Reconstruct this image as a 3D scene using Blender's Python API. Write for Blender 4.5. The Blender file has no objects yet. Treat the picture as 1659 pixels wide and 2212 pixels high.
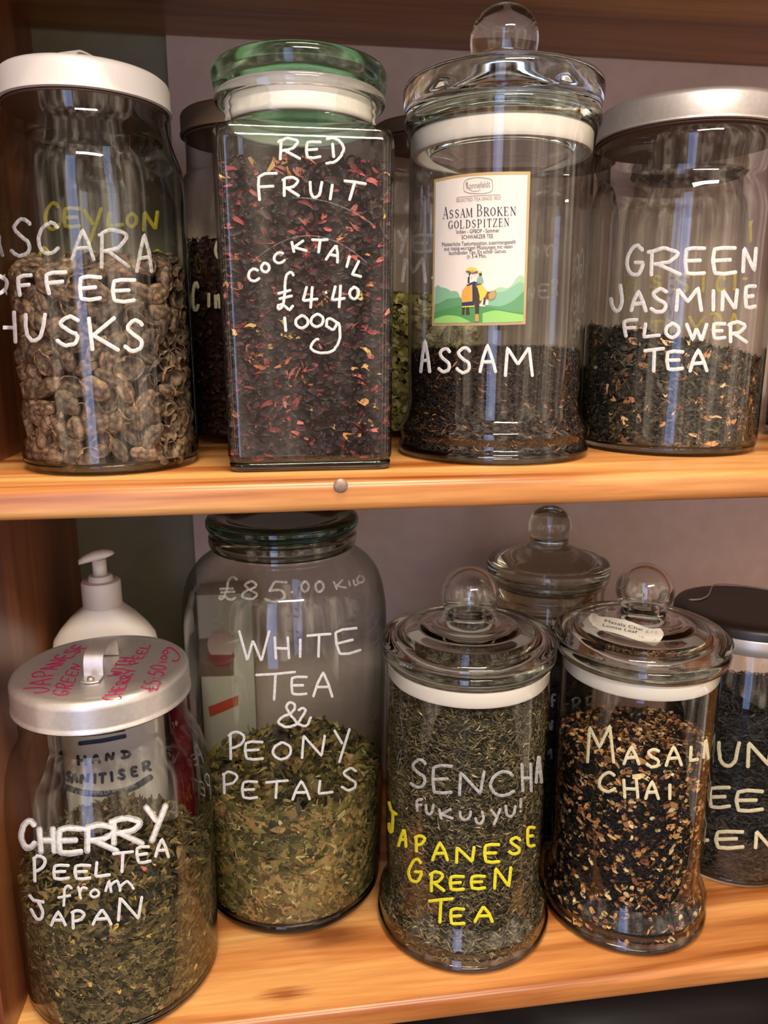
import bpy, bmesh, math, random
import numpy as np
from mathutils import Vector, Matrix, noise

SC = bpy.context.scene
COL = SC.collection
rng = np.random.default_rng(7)
random.seed(7)


def lin(h, a=1.0):
    h = h.lstrip('#')
    o = []
    for i in (0, 2, 4):
        c = int(h[i:i + 2], 16) / 255
        o.append(c / 12.92 if c <= .04045 else ((c + .055) / 1.055) ** 2.4)
    return (*o, a)


# ------------------------------------------------------------------ camera
FPX, CX, CY = 1650.0, 829.5, 1106.0
YAW, PITCH = math.radians(8), math.radians(12.7)
ZC = .087                                   # lens height above the middle shelf (z = 0)
ZL = -.402                                  # lower shelf top
YF, YW = .474, .78                          # shelf front edge, back wall
cam = bpy.data.cameras.new('camera')
cam.sensor_fit = 'VERTICAL'
cam.sensor_height = 36
cam.lens = FPX / 2212 * 36
cam.clip_start = .01
cam.dof.use_dof = True
cam.dof.focus_distance = .53
cam.dof.aperture_fstop = 11
camo = bpy.data.objects.new('camera', cam)
COL.objects.link(camo)
camo.location = (0, 0, ZC)
camo.rotation_euler = (math.pi / 2 - PITCH, 0, -YAW)
SC.camera = camo

# ------------------------------------------------------------------ tone
SC.view_settings.view_transform = 'Standard'
SC.view_settings.look = 'None'
SC.view_settings.exposure = 0.55
SC.view_settings.gamma = 1
SC.view_settings.use_curve_mapping = False
SC.cycles.max_bounces = 16
SC.cycles.transmission_bounces = 14
SC.cycles.glossy_bounces = 5
SC.cycles.diffuse_bounces = 3
SC.cycles.transparent_max_bounces = 24
SC.cycles.sample_clamp_indirect = 4.0
SC.cycles.blur_glossy = 0.6

# ------------------------------------------------------------------ lights
world = bpy.data.worlds.new('shop')
SC.world = world
world.use_nodes = True
nt = world.node_tree
bg = nt.nodes['Background']
tc = nt.nodes.new('ShaderNodeTexCoord')
mp = nt.nodes.new('ShaderNodeMapping')
mp.inputs['Scale'].default_value = (7, 7, .7)
nz = nt.nodes.new('ShaderNodeTexNoise')
nz.inputs['Scale'].default_value = 1.0
nz.inputs['Detail'].default_value = 3
cr = nt.nodes.new('ShaderNodeValToRGB')
cr.color_ramp.elements[0].position = .36
cr.color_ramp.elements[0].color = (.055, .04, .03, 1)
cr.color_ramp.elements[1].position = .7
cr.color_ramp.elements[1].color = (.78, .63, .46, 1)
e = cr.color_ramp.elements.new(.52)
e.color = (.22, .165, .13, 1)
nt.links.new(tc.outputs['Generated'], mp.inputs['Vector'])
nt.links.new(mp.outputs['Vector'], nz.inputs['Vector'])
nt.links.new(nz.outputs['Fac'], cr.inputs['Fac'])
nt.links.new(cr.outputs['Color'], bg.inputs['Color'])
bg.inputs['Strength'].default_value = 2.6


def area(name, loc, target, sx, sy, power, color):
    l = bpy.data.lights.new(name, 'AREA')
    l.shape = 'RECTANGLE'
    l.size, l.size_y = sx, sy
    l.energy = power
    l.color = color
    o = bpy.data.objects.new(name, l)
    COL.objects.link(o)
    o.location = loc
    o.rotation_euler = (Vector(target) - Vector(loc)).to_track_quat('-Z', 'Y').to_euler()
    return o


for k in range(4):                           # ceiling fitting right over the shelf front: four warm tubes
    area('ceiling_or_fill_tube', (.12, .10 + .055 * k, 1.25), (.12, .10 + .055 * k, 0), .62, .026, 3.5, (1, .83, .6))
for k in range(3):                           # added front fill, placed as a supposed further shop fitting
    area('ceiling_or_fill_tube', (.25, -1.25 - .09 * k, 1.35), (.15, .5, 0), 1.1, .045, 9.0, (1, .88, .72))
area('doorway_daylight', (-.62, -1.7, .05), (0, .6, -.05), .46, 2.5, 9.5, (.36, .52, 1))


# ------------------------------------------------------------------ materials
def new_mat(name):
    m = bpy.data.materials.new(name)
    m.use_nodes = True
    return m, m.node_tree, m.node_tree.nodes['Principled BSDF']


def flat(name, col, rough=.5, metal=0, spec=.5, bump=0, bscale=200, var=0):
    m, t, b = new_mat(name)
    b.inputs['Base Color'].default_value = col
    b.inputs['Roughness'].default_value = rough
    b.inputs['Metallic'].default_value = metal
    b.inputs['Specular IOR Level'].default_value = spec
    if bump or var:
        c = t.nodes.new('ShaderNodeTexCoord')
        n = t.nodes.new('ShaderNodeTexNoise')
        n.inputs['Scale'].default_value = bscale
        n.inputs['Detail'].default_value = 4
        t.links.new(c.outputs['Object'], n.inputs['Vector'])
        if bump:
            bp = t.nodes.new('ShaderNodeBump')
            bp.inputs['Strength'].default_value = bump
            bp.inputs['Distance'].default_value = .0005
            t.links.new(n.outputs['Fac'], bp.inputs['Height'])
            t.links.new(bp.outputs['Normal'], b.inputs['Normal'])
        if var:
            r = t.nodes.new('ShaderNodeValToRGB')
            r.color_ramp.elements[0].position = .3
            r.color_ramp.elements[1].position = .7
            r.color_ramp.elements[0].color = (*[v * (1 - var) for v in col[:3]], 1)
            r.color_ramp.elements[1].color = (*[min(1, v * (1 + var * .4)) for v in col[:3]], 1)
            t.links.new(n.outputs['Fac'], r.inputs['Fac'])
            t.links.new(r.outputs['Color'], b.inputs['Base Color'])
    return m


def pine(name, axis, cols, knots=True):
    """varnished pine: grain runs along the given axis"""
    m, t, b = new_mat(name)
    N, L = t.nodes, t.links
    c = N.new('ShaderNodeTexCoord')
    mp = N.new('ShaderNodeMapping')
    s = [38, 38, 38]
    s[axis] = 2.2
    mp.inputs['Scale'].default_value = s
    n1 = N.new('ShaderNodeTexNoise')
    n1.inputs['Scale'].default_value = .8
    n1.inputs['Detail'].default_value = 5
    n1.inputs['Distortion'].default_value = .8
    n2 = N.new('ShaderNodeTexNoise')
    n2.inputs['Scale'].default_value = 9
    n2.inputs['Detail'].default_value = 3
    L.new(c.outputs['Object'], mp.inputs['Vector'])
    L.new(mp.outputs['Vector'], n1.inputs['Vector'])
    L.new(mp.outputs['Vector'], n2.inputs['Vector'])
    r = N.new('ShaderNodeValToRGB')
    el = r.color_ramp.elements
    el[0].position, el[0].color = .34, cols[0]
    el[1].position, el[1].color = .66, cols[2]
    k = el.new(.48)
    k.color = cols[1]
    L.new(n1.outputs['Fac'], r.inputs['Fac'])
    mx = N.new('ShaderNodeMixRGB')
    mx.blend_type = 'MULTIPLY'
    mx.inputs['Fac'].default_value = .35
    r2 = N.new('ShaderNodeValToRGB')
    r2.color_ramp.elements[0].position = .35
    r2.color_ramp.elements[0].color = (.62, .5, .42, 1)
    r2.color_ramp.elements[1].position = .6
    L.new(n2.outputs['Fac'], r2.inputs['Fac'])
    L.new(r.outputs['Color'], mx.inputs['Color1'])
    L.new(r2.outputs['Color'], mx.inputs['Color2'])
    out = mx.outputs['Color']
    if knots:
        v = N.new('ShaderNodeTexVoronoi')
        mp2 = N.new('ShaderNodeMapping')
        s2 = [13, 13, 13]
        s2[axis] = 5
        mp2.inputs['Scale'].default_value = s2
        mp2.inputs['Location'].default_value = (.25, .3, .1)
        L.new(c.outputs['Object'], mp2.inputs['Vector'])
        L.new(mp2.outputs['Vector'], v.inputs['Vector'])
        v.inputs['Scale'].default_value = .55
        r3 = N.new('ShaderNodeValToRGB')
        r3.color_ramp.elements[0].position = .03
        r3.color_ramp.elements[0].color = (.22, .10, .05, 1)
        r3.color_ramp.elements[1].position = .12
        r3.color_ramp.elements[1].color = (1, 1, 1, 1)
        L.new(v.outputs['Distance'], r3.inputs['Fac'])
        mx2 = N.new('ShaderNodeMixRGB')
        mx2.blend_type = 'MULTIPLY'
        mx2.inputs['Fac'].default_value = .8
        L.new(out, mx2.inputs['Color1'])
        L.new(r3.outputs['Color'], mx2.inputs['Color2'])
        out = mx2.outputs['Color']
        kn = N.new('ShaderNodeVectorMath')
        kn.operation = 'SUBTRACT'
        kn.inputs[1].default_value = (-.0068, .4957, ZL)
        ks = N.new('ShaderNodeVectorMath')
        ks.operation = 'MULTIPLY'
        ks.inputs[1].default_value = (38, 105, 20)
        kl = N.new('ShaderNodeVectorMath')
        kl.operation = 'LENGTH'
        L.new(c.outputs['Object'], kn.inputs[0])
        L.new(kn.outputs[0], ks.inputs[0])
        L.new(ks.outputs[0], kl.inputs[0])
        ka = N.new('ShaderNodeMath')
        ka.operation = 'MULTIPLY_ADD'
        ka.inputs[1].default_value = 1.4
        L.new(n2.outputs['Fac'], ka.inputs[0])
        L.new(kl.outputs['Value'], ka.inputs[2])
        kr = N.new('ShaderNodeValToRGB')
        kr.color_ramp.elements[0].position = .55
        kr.color_ramp.elements[0].color = (.38, .16, .09, 1)
        kr.color_ramp.elements[1].position = 1.0
        kr.color_ramp.elements[1].color = (1, 1, 1, 1)
        kd = N.new('ShaderNodeMath')
        kd.operation = 'MULTIPLY'
        kd.inputs[1].default_value = .6
        L.new(ka.outputs[0], kd.inputs[0])
        L.new(kd.outputs[0], kr.inputs['Fac'])
        mx3 = N.new('ShaderNodeMixRGB')
        mx3.blend_type = 'MULTIPLY'
        mx3.inputs['Fac'].default_value = .85
        L.new(out, mx3.inputs['Color1'])
        L.new(kr.outputs['Color'], mx3.inputs['Color2'])
        out = mx3.outputs['Color']
    L.new(out, b.inputs['Base Color'])
    bp = N.new('ShaderNodeBump')
    bp.inputs['Strength'].default_value = .12
    bp.inputs['Distance'].default_value = .0006
    L.new(n2.outputs['Fac'], bp.inputs['Height'])
    L.new(bp.outputs['Normal'], b.inputs['Normal'])
    b.inputs['Roughness'].default_value = .34
    b.inputs['Coat Weight'].default_value = .25
    b.inputs['Coat Roughness'].default_value = .25
    return m


def thin_glass(name, clear, edge, refl=.066, wave=.25, dust=.0):
    """a jar wall: straight-through tint that deepens towards grazing view, plus surface reflection"""
    m, t, b = new_mat(name)
    N, L = t.nodes, t.links
    N.remove(b)
    out = N['Material Output']
    lw = N.new('ShaderNodeLayerWeight')
    lw.inputs['Blend'].default_value = .5
    r = N.new('ShaderNodeValToRGB')
    r.color_ramp.elements[0].position = .45
    r.color_ramp.elements[0].color = clear
    r.color_ramp.elements[1].position = .97
    r.color_ramp.elements[1].color = edge
    L.new(lw.outputs['Facing'], r.inputs['Fac'])
    tr = N.new('ShaderNodeBsdfTransparent')
    L.new(r.outputs['Color'], tr.inputs['Color'])
    p = N.new('ShaderNodeMath')
    p.operation = 'POWER'
    p.inputs[1].default_value = 4
    L.new(lw.outputs['Facing'], p.inputs[0])
    ma = N.new('ShaderNodeMath')
    ma.operation = 'MULTIPLY_ADD'
    ma.inputs[1].default_value = .8
    ma.inputs[2].default_value = refl
    ma.use_clamp = True
    L.new(p.outputs[0], ma.inputs[0])
    gl = N.new('ShaderNodeBsdfGlossy')
    gl.inputs['Roughness'].default_value = .03
    c = N.new('ShaderNodeTexCoord')
    mp = N.new('ShaderNodeMapping')
    mp.inputs['Scale'].default_value = (1, 1, .22)
    n = N.new('ShaderNodeTexNoise')
    n.inputs['Scale'].default_value = 45
    n.inputs['Detail'].default_value = 1
    L.new(c.outputs['Object'], mp.inputs['Vector'])
    L.new(mp.outputs['Vector'], n.inputs['Vector'])
    bp = N.new('ShaderNodeBump')
    bp.inputs['Strength'].default_value = wave * .5
    bp.inputs['Distance'].default_value = .0012
    L.new(n.outputs['Fac'], bp.inputs['Height'])
    L.new(bp.outputs['Normal'], gl.inputs['Normal'])
    ms = N.new('ShaderNodeMixShader')
    L.new(ma.outputs[0], ms.inputs['Fac'])
    L.new(tr.outputs[0], ms.inputs[1])
    L.new(gl.outputs[0], ms.inputs[2])
    L.new(ms.outputs[0], out.inputs['Surface'])
    return m


def solid_glass(name, col, rough=0.0):
    m, t, b = new_mat(name)
    b.inputs['Base Color'].default_value = col
    b.inputs['Transmission Weight'].default_value = 1
    b.inputs['Roughness'].default_value = rough
    b.inputs['IOR'].default_value = 1.5
    return m


def paint(name, col, cover, streak=.3, scale=420, rough=.5):
    """marker-pen paint on glass: worn, streaky cover"""
    m, t, b = new_mat(name)
    N, L = t.nodes, t.links
    b.inputs['Base Color'].default_value = col
    b.inputs['Roughness'].default_value = rough
    c = N.new('ShaderNodeTexCoord')
    n = N.new('ShaderNodeTexNoise')
    n.inputs['Scale'].default_value = scale
    n.inputs['Detail'].default_value = 3
    L.new(c.outputs['Object'], n.inputs['Vector'])
    mr = N.new('ShaderNodeMapRange')
    mr.inputs['From Min'].default_value = .3
    mr.inputs['From Max'].default_value = .62
    mr.inputs['To Min'].default_value = max(0, cover - streak)
    mr.inputs['To Max'].default_value = cover
    L.new(n.outputs['Fac'], mr.inputs['Value'])
    L.new(mr.outputs['Result'], b.inputs['Alpha'])
    return m


def attr_mat(name, rough=.6, spec=.35, bump=0):
    m, t, b = new_mat(name)
    a = t.nodes.new('ShaderNodeAttribute')
    a.attribute_name = 'Col'
    t.links.new(a.outputs['Color'], b.inputs['Base Color'])
    b.inputs['Roughness'].default_value = rough
    b.inputs['Specular IOR Level'].default_value = spec
    return m


PINE = [lin('#8f4f20'), lin('#c4844a'), lin('#dba868')]
M_pine = pine('pine_board', 0, PINE)
M_panel_shaded = pine('pine_panel_shaded', 2, [lin('#663622'), lin('#80482c'), lin('#925a36')], knots=False)  # same pine as the boards, with the panel's shade put into the colour
M_under_shaded = pine('pine_upper_shaded', 0, [lin('#70401e'), lin('#96602e'), lin('#a8743c')])  # board pine again, darkened to carry the dim light under the top shelf
M_wall = flat('wall_paint', lin('#c3aea6'), .85, bump=.25, bscale=60, var=.08)
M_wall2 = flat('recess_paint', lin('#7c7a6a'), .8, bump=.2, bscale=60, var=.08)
M_floor = flat('dark_floor', lin('#1c1717'), .6, var=.3, bscale=9)
M_glass = thin_glass('clear_jar_glass', (.955, .955, .94, 1), (.36, .39, .34, 1))
M_glass_g = thin_glass('greenish_jar_glass', (.93, .945, .915, 1), (.24, .31, .24, 1))
M_glass_d = thin_glass('dim_jar_glass', (.92, .92, .88, 1), (.30, .30, .27, 1), refl=.06)
M_lens = solid_glass('thick_glass', (.97, .985, .97, 1))
M_rim = solid_glass('rim_glass', (.70, .78, .70, 1))
M_lid_g = solid_glass('green_glass', (.56, .92, .68, 1), .1)
M_lid_dg = solid_glass('dark_green_glass', (.05, .12, .09, 1))
M_lid_grey = solid_glass('smoky_glass', (.62, .62, .56, 1))
M_seal = flat('white_seal', lin('#efe9df'), .45)
M_alu = flat('aluminium', lin('#d9d4d2'), .38, metal=.75, bump=.12, bscale=300, var=.08)
M_whitelid = flat('white_painted_metal', lin('#d9d4d1'), .4, metal=.15)
M_black = flat('black_plastic', lin('#1b1715'), .4)
M_steel = flat('steel_band', lin('#b9b2ac'), .35, metal=.7)
M_browlid = flat('dull_brown_lid', lin('#564436'), .6)
M_white = flat('white_plastic', lin('#e6ded6'), .42)
M_liner = flat('brown_lid_liner', lin('#54392c'), .6)
M_screw = flat('dark_screw_metal', lin('#9a8678'), .45, metal=.4, var=.3, bscale=500)
P_white = paint('white_paint_pen', lin('#d8d8da'), .96, .25)
P_soft = paint('thin_white_paint_pen', lin('#cfcfd0'), .62, .3)
P_faint = paint('faint_white_paint_pen', lin('#cfcdc8'), .42, .25)
P_cream = paint('cream_paint_pen', lin('#d8d0aa'), .95, .25)
P_yellow = paint('yellow_paint_pen', lin('#dcd428'), .96, .18)
P_yellow2 = paint('faded_yellow_paint_pen', lin('#d9cb34'), .75, .35)
P_yellow3 = paint('bright_yellow_paint_pen', lin('#ffef3a'), .97, .2)
P_mag = paint('magenta_pen', lin('#a81c58'), .92, .25)
P_navy = flat('navy_print', lin('#2a3752'), .5)
P_dark = flat('dark_print', lin('#2c2a30'), .5)
P_pale = flat('pale_print', lin('#c9c6c4'), .5)
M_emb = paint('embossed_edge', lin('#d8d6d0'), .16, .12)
M_leaf = attr_mat('dry_leaf')
M_shiny = attr_mat('dry_fruit', rough=.45, spec=.3)


# ------------------------------------------------------------------ object helpers
def link(name, me, mat, parent=None, smooth=True):
    o = bpy.data.objects.new(name, me)
    COL.objects.link(o)
    if mat:
        me.materials.append(mat)
    if smooth and len(me.polygons):
        me.polygons.foreach_set('use_smooth', [True] * len(me.polygons))
    if parent:
        o.parent = parent
        o.matrix_parent_inverse = Matrix.Translation(-parent.location)
    return o


def thing(name, label, cat, loc, group=None):
    o = bpy.data.objects.new(name, None)
    o.empty_display_size = .02
    COL.objects.link(o)
    o.location = loc
    o['label'], o['category'] = label, cat
    if group:
        o['group'] = group
    return o


def tag(o, label, cat, group=None, kind=None):
    o['label'], o['category'] = label, cat
    if group:
        o['group'] = group
    if kind:
        o['kind'] = kind
    return o


def mesh(name, verts, faces):
    me = bpy.data.meshes.new(name)
    me.from_pydata([tuple(v) for v in verts], [], faces)
    me.update()
    return me


def lathe(name, prof, c, z0, mat, parent, seg=96, smooth=True, autosharp=None):
    """surface of revolution of (r, z) points about the vertical through c"""
    vs, rows, fs = [], [], []
    pp = [prof[0]]
    for q in prof[1:]:
        p = pp[-1]
        d = math.hypot(q[0] - p[0], q[1] - p[1])
        if d < 1e-6:
            continue
        if d > .014 and min(p[0], q[0]) > 1e-6:          # short rings next to the corners, long walls cut up
            e_ = .0015 / d
            us = [e_] + [u for u in np.linspace(0, 1, int(d / .009) + 2)[1:-1]] + [1 - e_]
            pp += [(p[0] + (q[0] - p[0]) * u, p[1] + (q[1] - p[1]) * u) for u in us]
        pp.append(q)
    for r, z in pp:
        if r < 1e-6:
            rows.append([len(vs)])
            vs.append((c[0], c[1], z0 + z))
        else:
            rows.append(list(range(len(vs), len(vs) + seg)))
            for k in range(seg):
                a = 2 * math.pi * k / seg
                vs.append((c[0] + r * math.cos(a), c[1] + r * math.sin(a), z0 + z))
    for A, B in zip(rows, rows[1:]):
        for k in range(seg):
            n = (k + 1) % seg
            if len(A) == 1 and len(B) == 1:
                continue
            if len(A) == 1:
                fs.append((A[0], B[k], B[n]))
            elif len(B) == 1:
                fs.append((A[k], B[0], A[n]))
            else:
                fs.append((A[k], B[k], B[n], A[n]))
    me = mesh(name, vs, fs)
    bm = bmesh.new()
    bm.from_mesh(me)
    bmesh.ops.recalc_face_normals(bm, faces=bm.faces)
    bm.to_mesh(me)
    bm.free()
    o = link(name, me, mat, parent, smooth)
    if autosharp:
        me.set_sharp_from_angle(angle=math.radians(autosharp))
    return o


def curve_pts(pts, n=6):
    """Catmull-Rom through (r, z) points"""
    P = [pts[0]] + list(pts) + [pts[-1]]
    out = []
    for i in range(1, len(P) - 2):
        p0, p1, p2, p3 = [np.array(q, float) for q in P[i - 1:i + 3]]
        for k in range(n):
            t = k / n
            out.append(tuple(.5 * (2 * p1 + (p2 - p0) * t + (2 * p0 - 5 * p1 + 4 * p2 - p3) * t * t + (3 * p1 - p0 - 3 * p2 + p3) * t ** 3)))
    out.append(tuple(P[-1]))
    return out


def box(name, lo, hi, mat, parent=None, bevel=0, seg=3, edges=None):
    bm = bmesh.new()
    bmesh.ops.create_cube(bm, size=1)
    for v in bm.verts:
        v.co = Vector([lo[i] + (v.co[i] + .5) * (hi[i] - lo[i]) for i in range(3)])
    if bevel:
        es = [e for e in bm.edges if edges is None or edges(e)]
        bmesh.ops.bevel(bm, geom=es, offset=bevel, segments=seg, affect='EDGES', profile=.5)
    me = bpy.data.meshes.new(name)
    bm.to_mesh(me)
    bm.free()
    o = link(name, me, mat, parent, smooth=bool(bevel))
    if bevel:
        me.set_sharp_from_angle(angle=math.radians(50))
    return o


# ------------------------------------------------------------------ sight lines: where a spot of the photo lies on a real surface
Fv = np.array([math.sin(YAW) * math.cos(PITCH), math.cos(YAW) * math.cos(PITCH), -math.sin(PITCH)])
Rv = np.array([math.cos(YAW), -math.sin(YAW), 0])
Uv = np.cross(Rv, Fv)
EYE = np.array([0, 0, ZC])


def ray(x, y):
    return Fv + (x - CX) / FPX * Rv + (CY - y) / FPX * Uv


def on_z(x, y, z):
    d = ray(x, y)
    return EYE + d * ((z - ZC) / d[2])


def on_y(x, y, Y):
    d = ray(x, y)
    return EYE + d * (Y / d[1])


class Round:
    """the outside of a jar: profile (r, z) about c"""

    def __init__(self, c, z0, prof):
        self.c, self.z0 = np.array(c), z0
        p = sorted([(z, r) for r, z in prof])
        self.zs = np.array([q[0] for q in p]) + z0
        self.rs = np.array([q[1] for q in p])

    def __call__(self, x, y, off=0.0):
        d = ray(x, y)
        dc = np.hypot(*self.c)
        h = np.hypot(d[0], d[1])
        t = np.linspace((dc - .13) / h, (dc + .02) / h, 160)
        P = EYE + np.outer(t, d)
        R = np.interp(P[:, 2], self.zs, self.rs) + off
        g = np.hypot(P[:, 0] - self.c[0], P[:, 1] - self.c[1]) - R
        k = np.where(g < 0)[0]
        if not len(k) or k[0] == 0:
            i = int(np.argmin(g))
            if g[i] < .004:
                return P[i]
            return None
        i = k[0]
        w = g[i - 1] / (g[i - 1] - g[i])
        return P[i - 1] * (1 - w) + P[i] * w


class FlatY:
    def __init__(self, Y):
        self.Y = Y

    def __call__(self, x, y, off=0.0):
        return on_y(x, y, self.Y - off)


class FlatZ:
    def __init__(self, z):
        self.z = z

    def __call__(self, x, y, off=0.0):
        return on_z(x, y, self.z + off)


# ------------------------------------------------------------------ hand lettering
GL = {
 'A': '0,0 .22,.55 .5,1 .8,.5 1,0; .2,.36 .8,.4', 'C': '~.95,.82 .62,1 .2,.8 .02,.4 .25,.06 .65,0 1,.18',
 'D': '.36,.8 .42,.25; ~.05,.98 .5,1 .95,.72 .9,.4 .55,.1 .05,.0', 'E': '1,.97 .4,1 .08,.93 .02,.5 .1,.04 .5,.0 1,.06; .08,.5 .78,.53',
 'F': '1,1 .4,.98 .08,.86 .1,.5 .2,0; .12,.48 .85,.54', 'G': '~.92,.84 .6,1 .2,.78 .02,.38 .25,.03 .7,.03 .98,.36; .98,.42 .48,.42',
 'H': '0,1 .1,0; .9,1 1,0; .05,.5 .95,.48', 'I': '.55,1 .45,0', 'J': '~.75,1 .9,.5 .75,.12 .4,0 .1,.2 0,.48',
 'j': '0,1 .3,.72 1,.62; ~.55,.68 .5,.3 .35,.02 .05,.12 .0,.3', 'b': '0,1 .3,.82 1,.72; ~.6,.75 .95,.35 .8,.04 .45,.1 .12,.45',
 'K': '0,1 .12,0; .85,1 .12,.42; .12,.46 1,0', 'k': '0,.95 .2,0; .8,1 .2,.45 1,0', 'L': '.12,1 .02,.03 .4,.08 1,.14',
 'M': '0,0 .1,.98 .48,.4 .88,1 1,0', 'N': '.03,0 .08,.98 .86,.08 1,1', 'O': '~.5,1 .1,.72 .05,.3 .45,0 .9,.25 .95,.7 .6,.98 .42,.98',
 'P': '.14,0 .1,.94; ~.02,.86 .45,1 .98,.82 .72,.5 .2,.4', 'R': '.1,0 .12,.9; ~0,.84 .45,1 .92,.84 .66,.52 .18,.42; .28,.44 1,.02',
 'S': '~.92,.86 .58,1 .15,.8 .42,.56 .85,.36 .82,.1 .4,0 .02,.16', 'T': '0,.9 .5,.95 1,1; .5,.94 .46,0', 'U': '~0,1 .06,.3 .4,.01 .82,.25 1,1',
 'V': '0,1 .4,0 1,1', 'W': '0,1 .3,.02 .48,.72 .76,.0 1,1', 'Y': '0,.94 .5,.56; 1,1 .3,0', '0': '~.5,1 .1,.72 .05,.3 .45,0 .9,.25 .95,.7 .6,.98 .42,.98',
 '1': '.3,1 .7,0', '4': '.28,1 .0,.34 1,.42; .68,1 .55,0', '5': '1,.97 .45,1 .2,.56; ~.2,.56 .7,.6 .92,.3 .5,.02 0,.16',
 '8': '~.9,.82 .6,1 .2,.8 .5,.54 .95,.28 .6,.02 .05,.15 .2,.42 .8,.66 .9,.82', '%': '0,0 1,1; ~.2,.95 .05,.8 .2,.65 .35,.8 .2,.95; ~.8,.35 .65,.2 .8,.05 .95,.2 .8,.35',
 '9': '~.9,.8 .5,1 .1,.75 .45,.5 .9,.8 .85,.3 .6,0', '7': '0,1 1,.98 .4,0', '3': '~0,.9 .6,1 .85,.75 .4,.52 .95,.28 .5,.0 0,.12',
 '&': '~1,.4 .88,.06 .62,.12 .38,.5 .26,.8 .38,1 .5,.86 .42,.58 .1,.38 .02,.16 .25,.0 .55,.1 .72,.4 .84,.66 .72,.76 .64,.66',
 '£': '~1,.92 .75,1 .48,.84 .42,.45 .28,.1 .04,.0 .02,.12 .3,.12 .7,.0 .98,.12; .0,.44 .8,.52; .1,.3 .9,.36', 'l': '~.95,.98 .6,.95 .55,.6 .3,.12 .04,0 .05,.14 .4,.12 .7,.1 1,.3; .2,.62 .8,.7',
 'g': '~.92,.9 .6,1 .55,.78 .8,.7 .94,.9 1,.45 .8,.1 .35,.0 .02,.14 .1,.34 .28,.42', 'f': '~1,.86 .75,1 .5,.84 .46,.4 .42,0; 0,.4 .9,.5',
 'o': '~.5,1 .1,.72 .05,.3 .45,0 .9,.25 .95,.7 .6,.98 .42,.98', 'n': '0,.95 .12,0; ~.1,.5 .5,1 .85,.8 .95,0',
 'r': '0,1 .3,0; ~.22,.55 .5,.95 1,.84', 'm': '0,.1 .12,1 .2,.05; ~.16,.5 .42,.98 .52,.15; ~.54,.5 .78,.95 1,.3', 'i': '.55,1 .45,0',
 '.': '~.35,.5 .5,.6 .65,.5', '!': '.6,1 .45,.35; .35,.03 .45,.0', '(': '~.9,1 .2,.6 .2,.3 .9,0', '-': '0,.5 1,.5', '/': '.2,0 .8,1',
}


def strokes(ch):
    out = []
    for s in GL[ch].split(';'):
        s = s.strip()
        sm = s.startswith('~')
        p = [tuple(float(v) for v in q.split(',')) for q in s.lstrip('~').split()]
        out.append(curve_pts(p, 5) if sm and len(p) > 2 else p)
    return out


def resample(P, step):
    P = np.array(P, float)
    d = np.hypot(*np.diff(P, axis=0).T)
    s = np.concatenate([[0], np.cumsum(d)])
    n = max(2, int(s[-1] / step) + 1)
    t = np.linspace(0, s[-1], n)
    return np.stack([np.interp(t, s, P[:, 0]), np.interp(t, s, P[:, 1])], 1)


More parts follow.
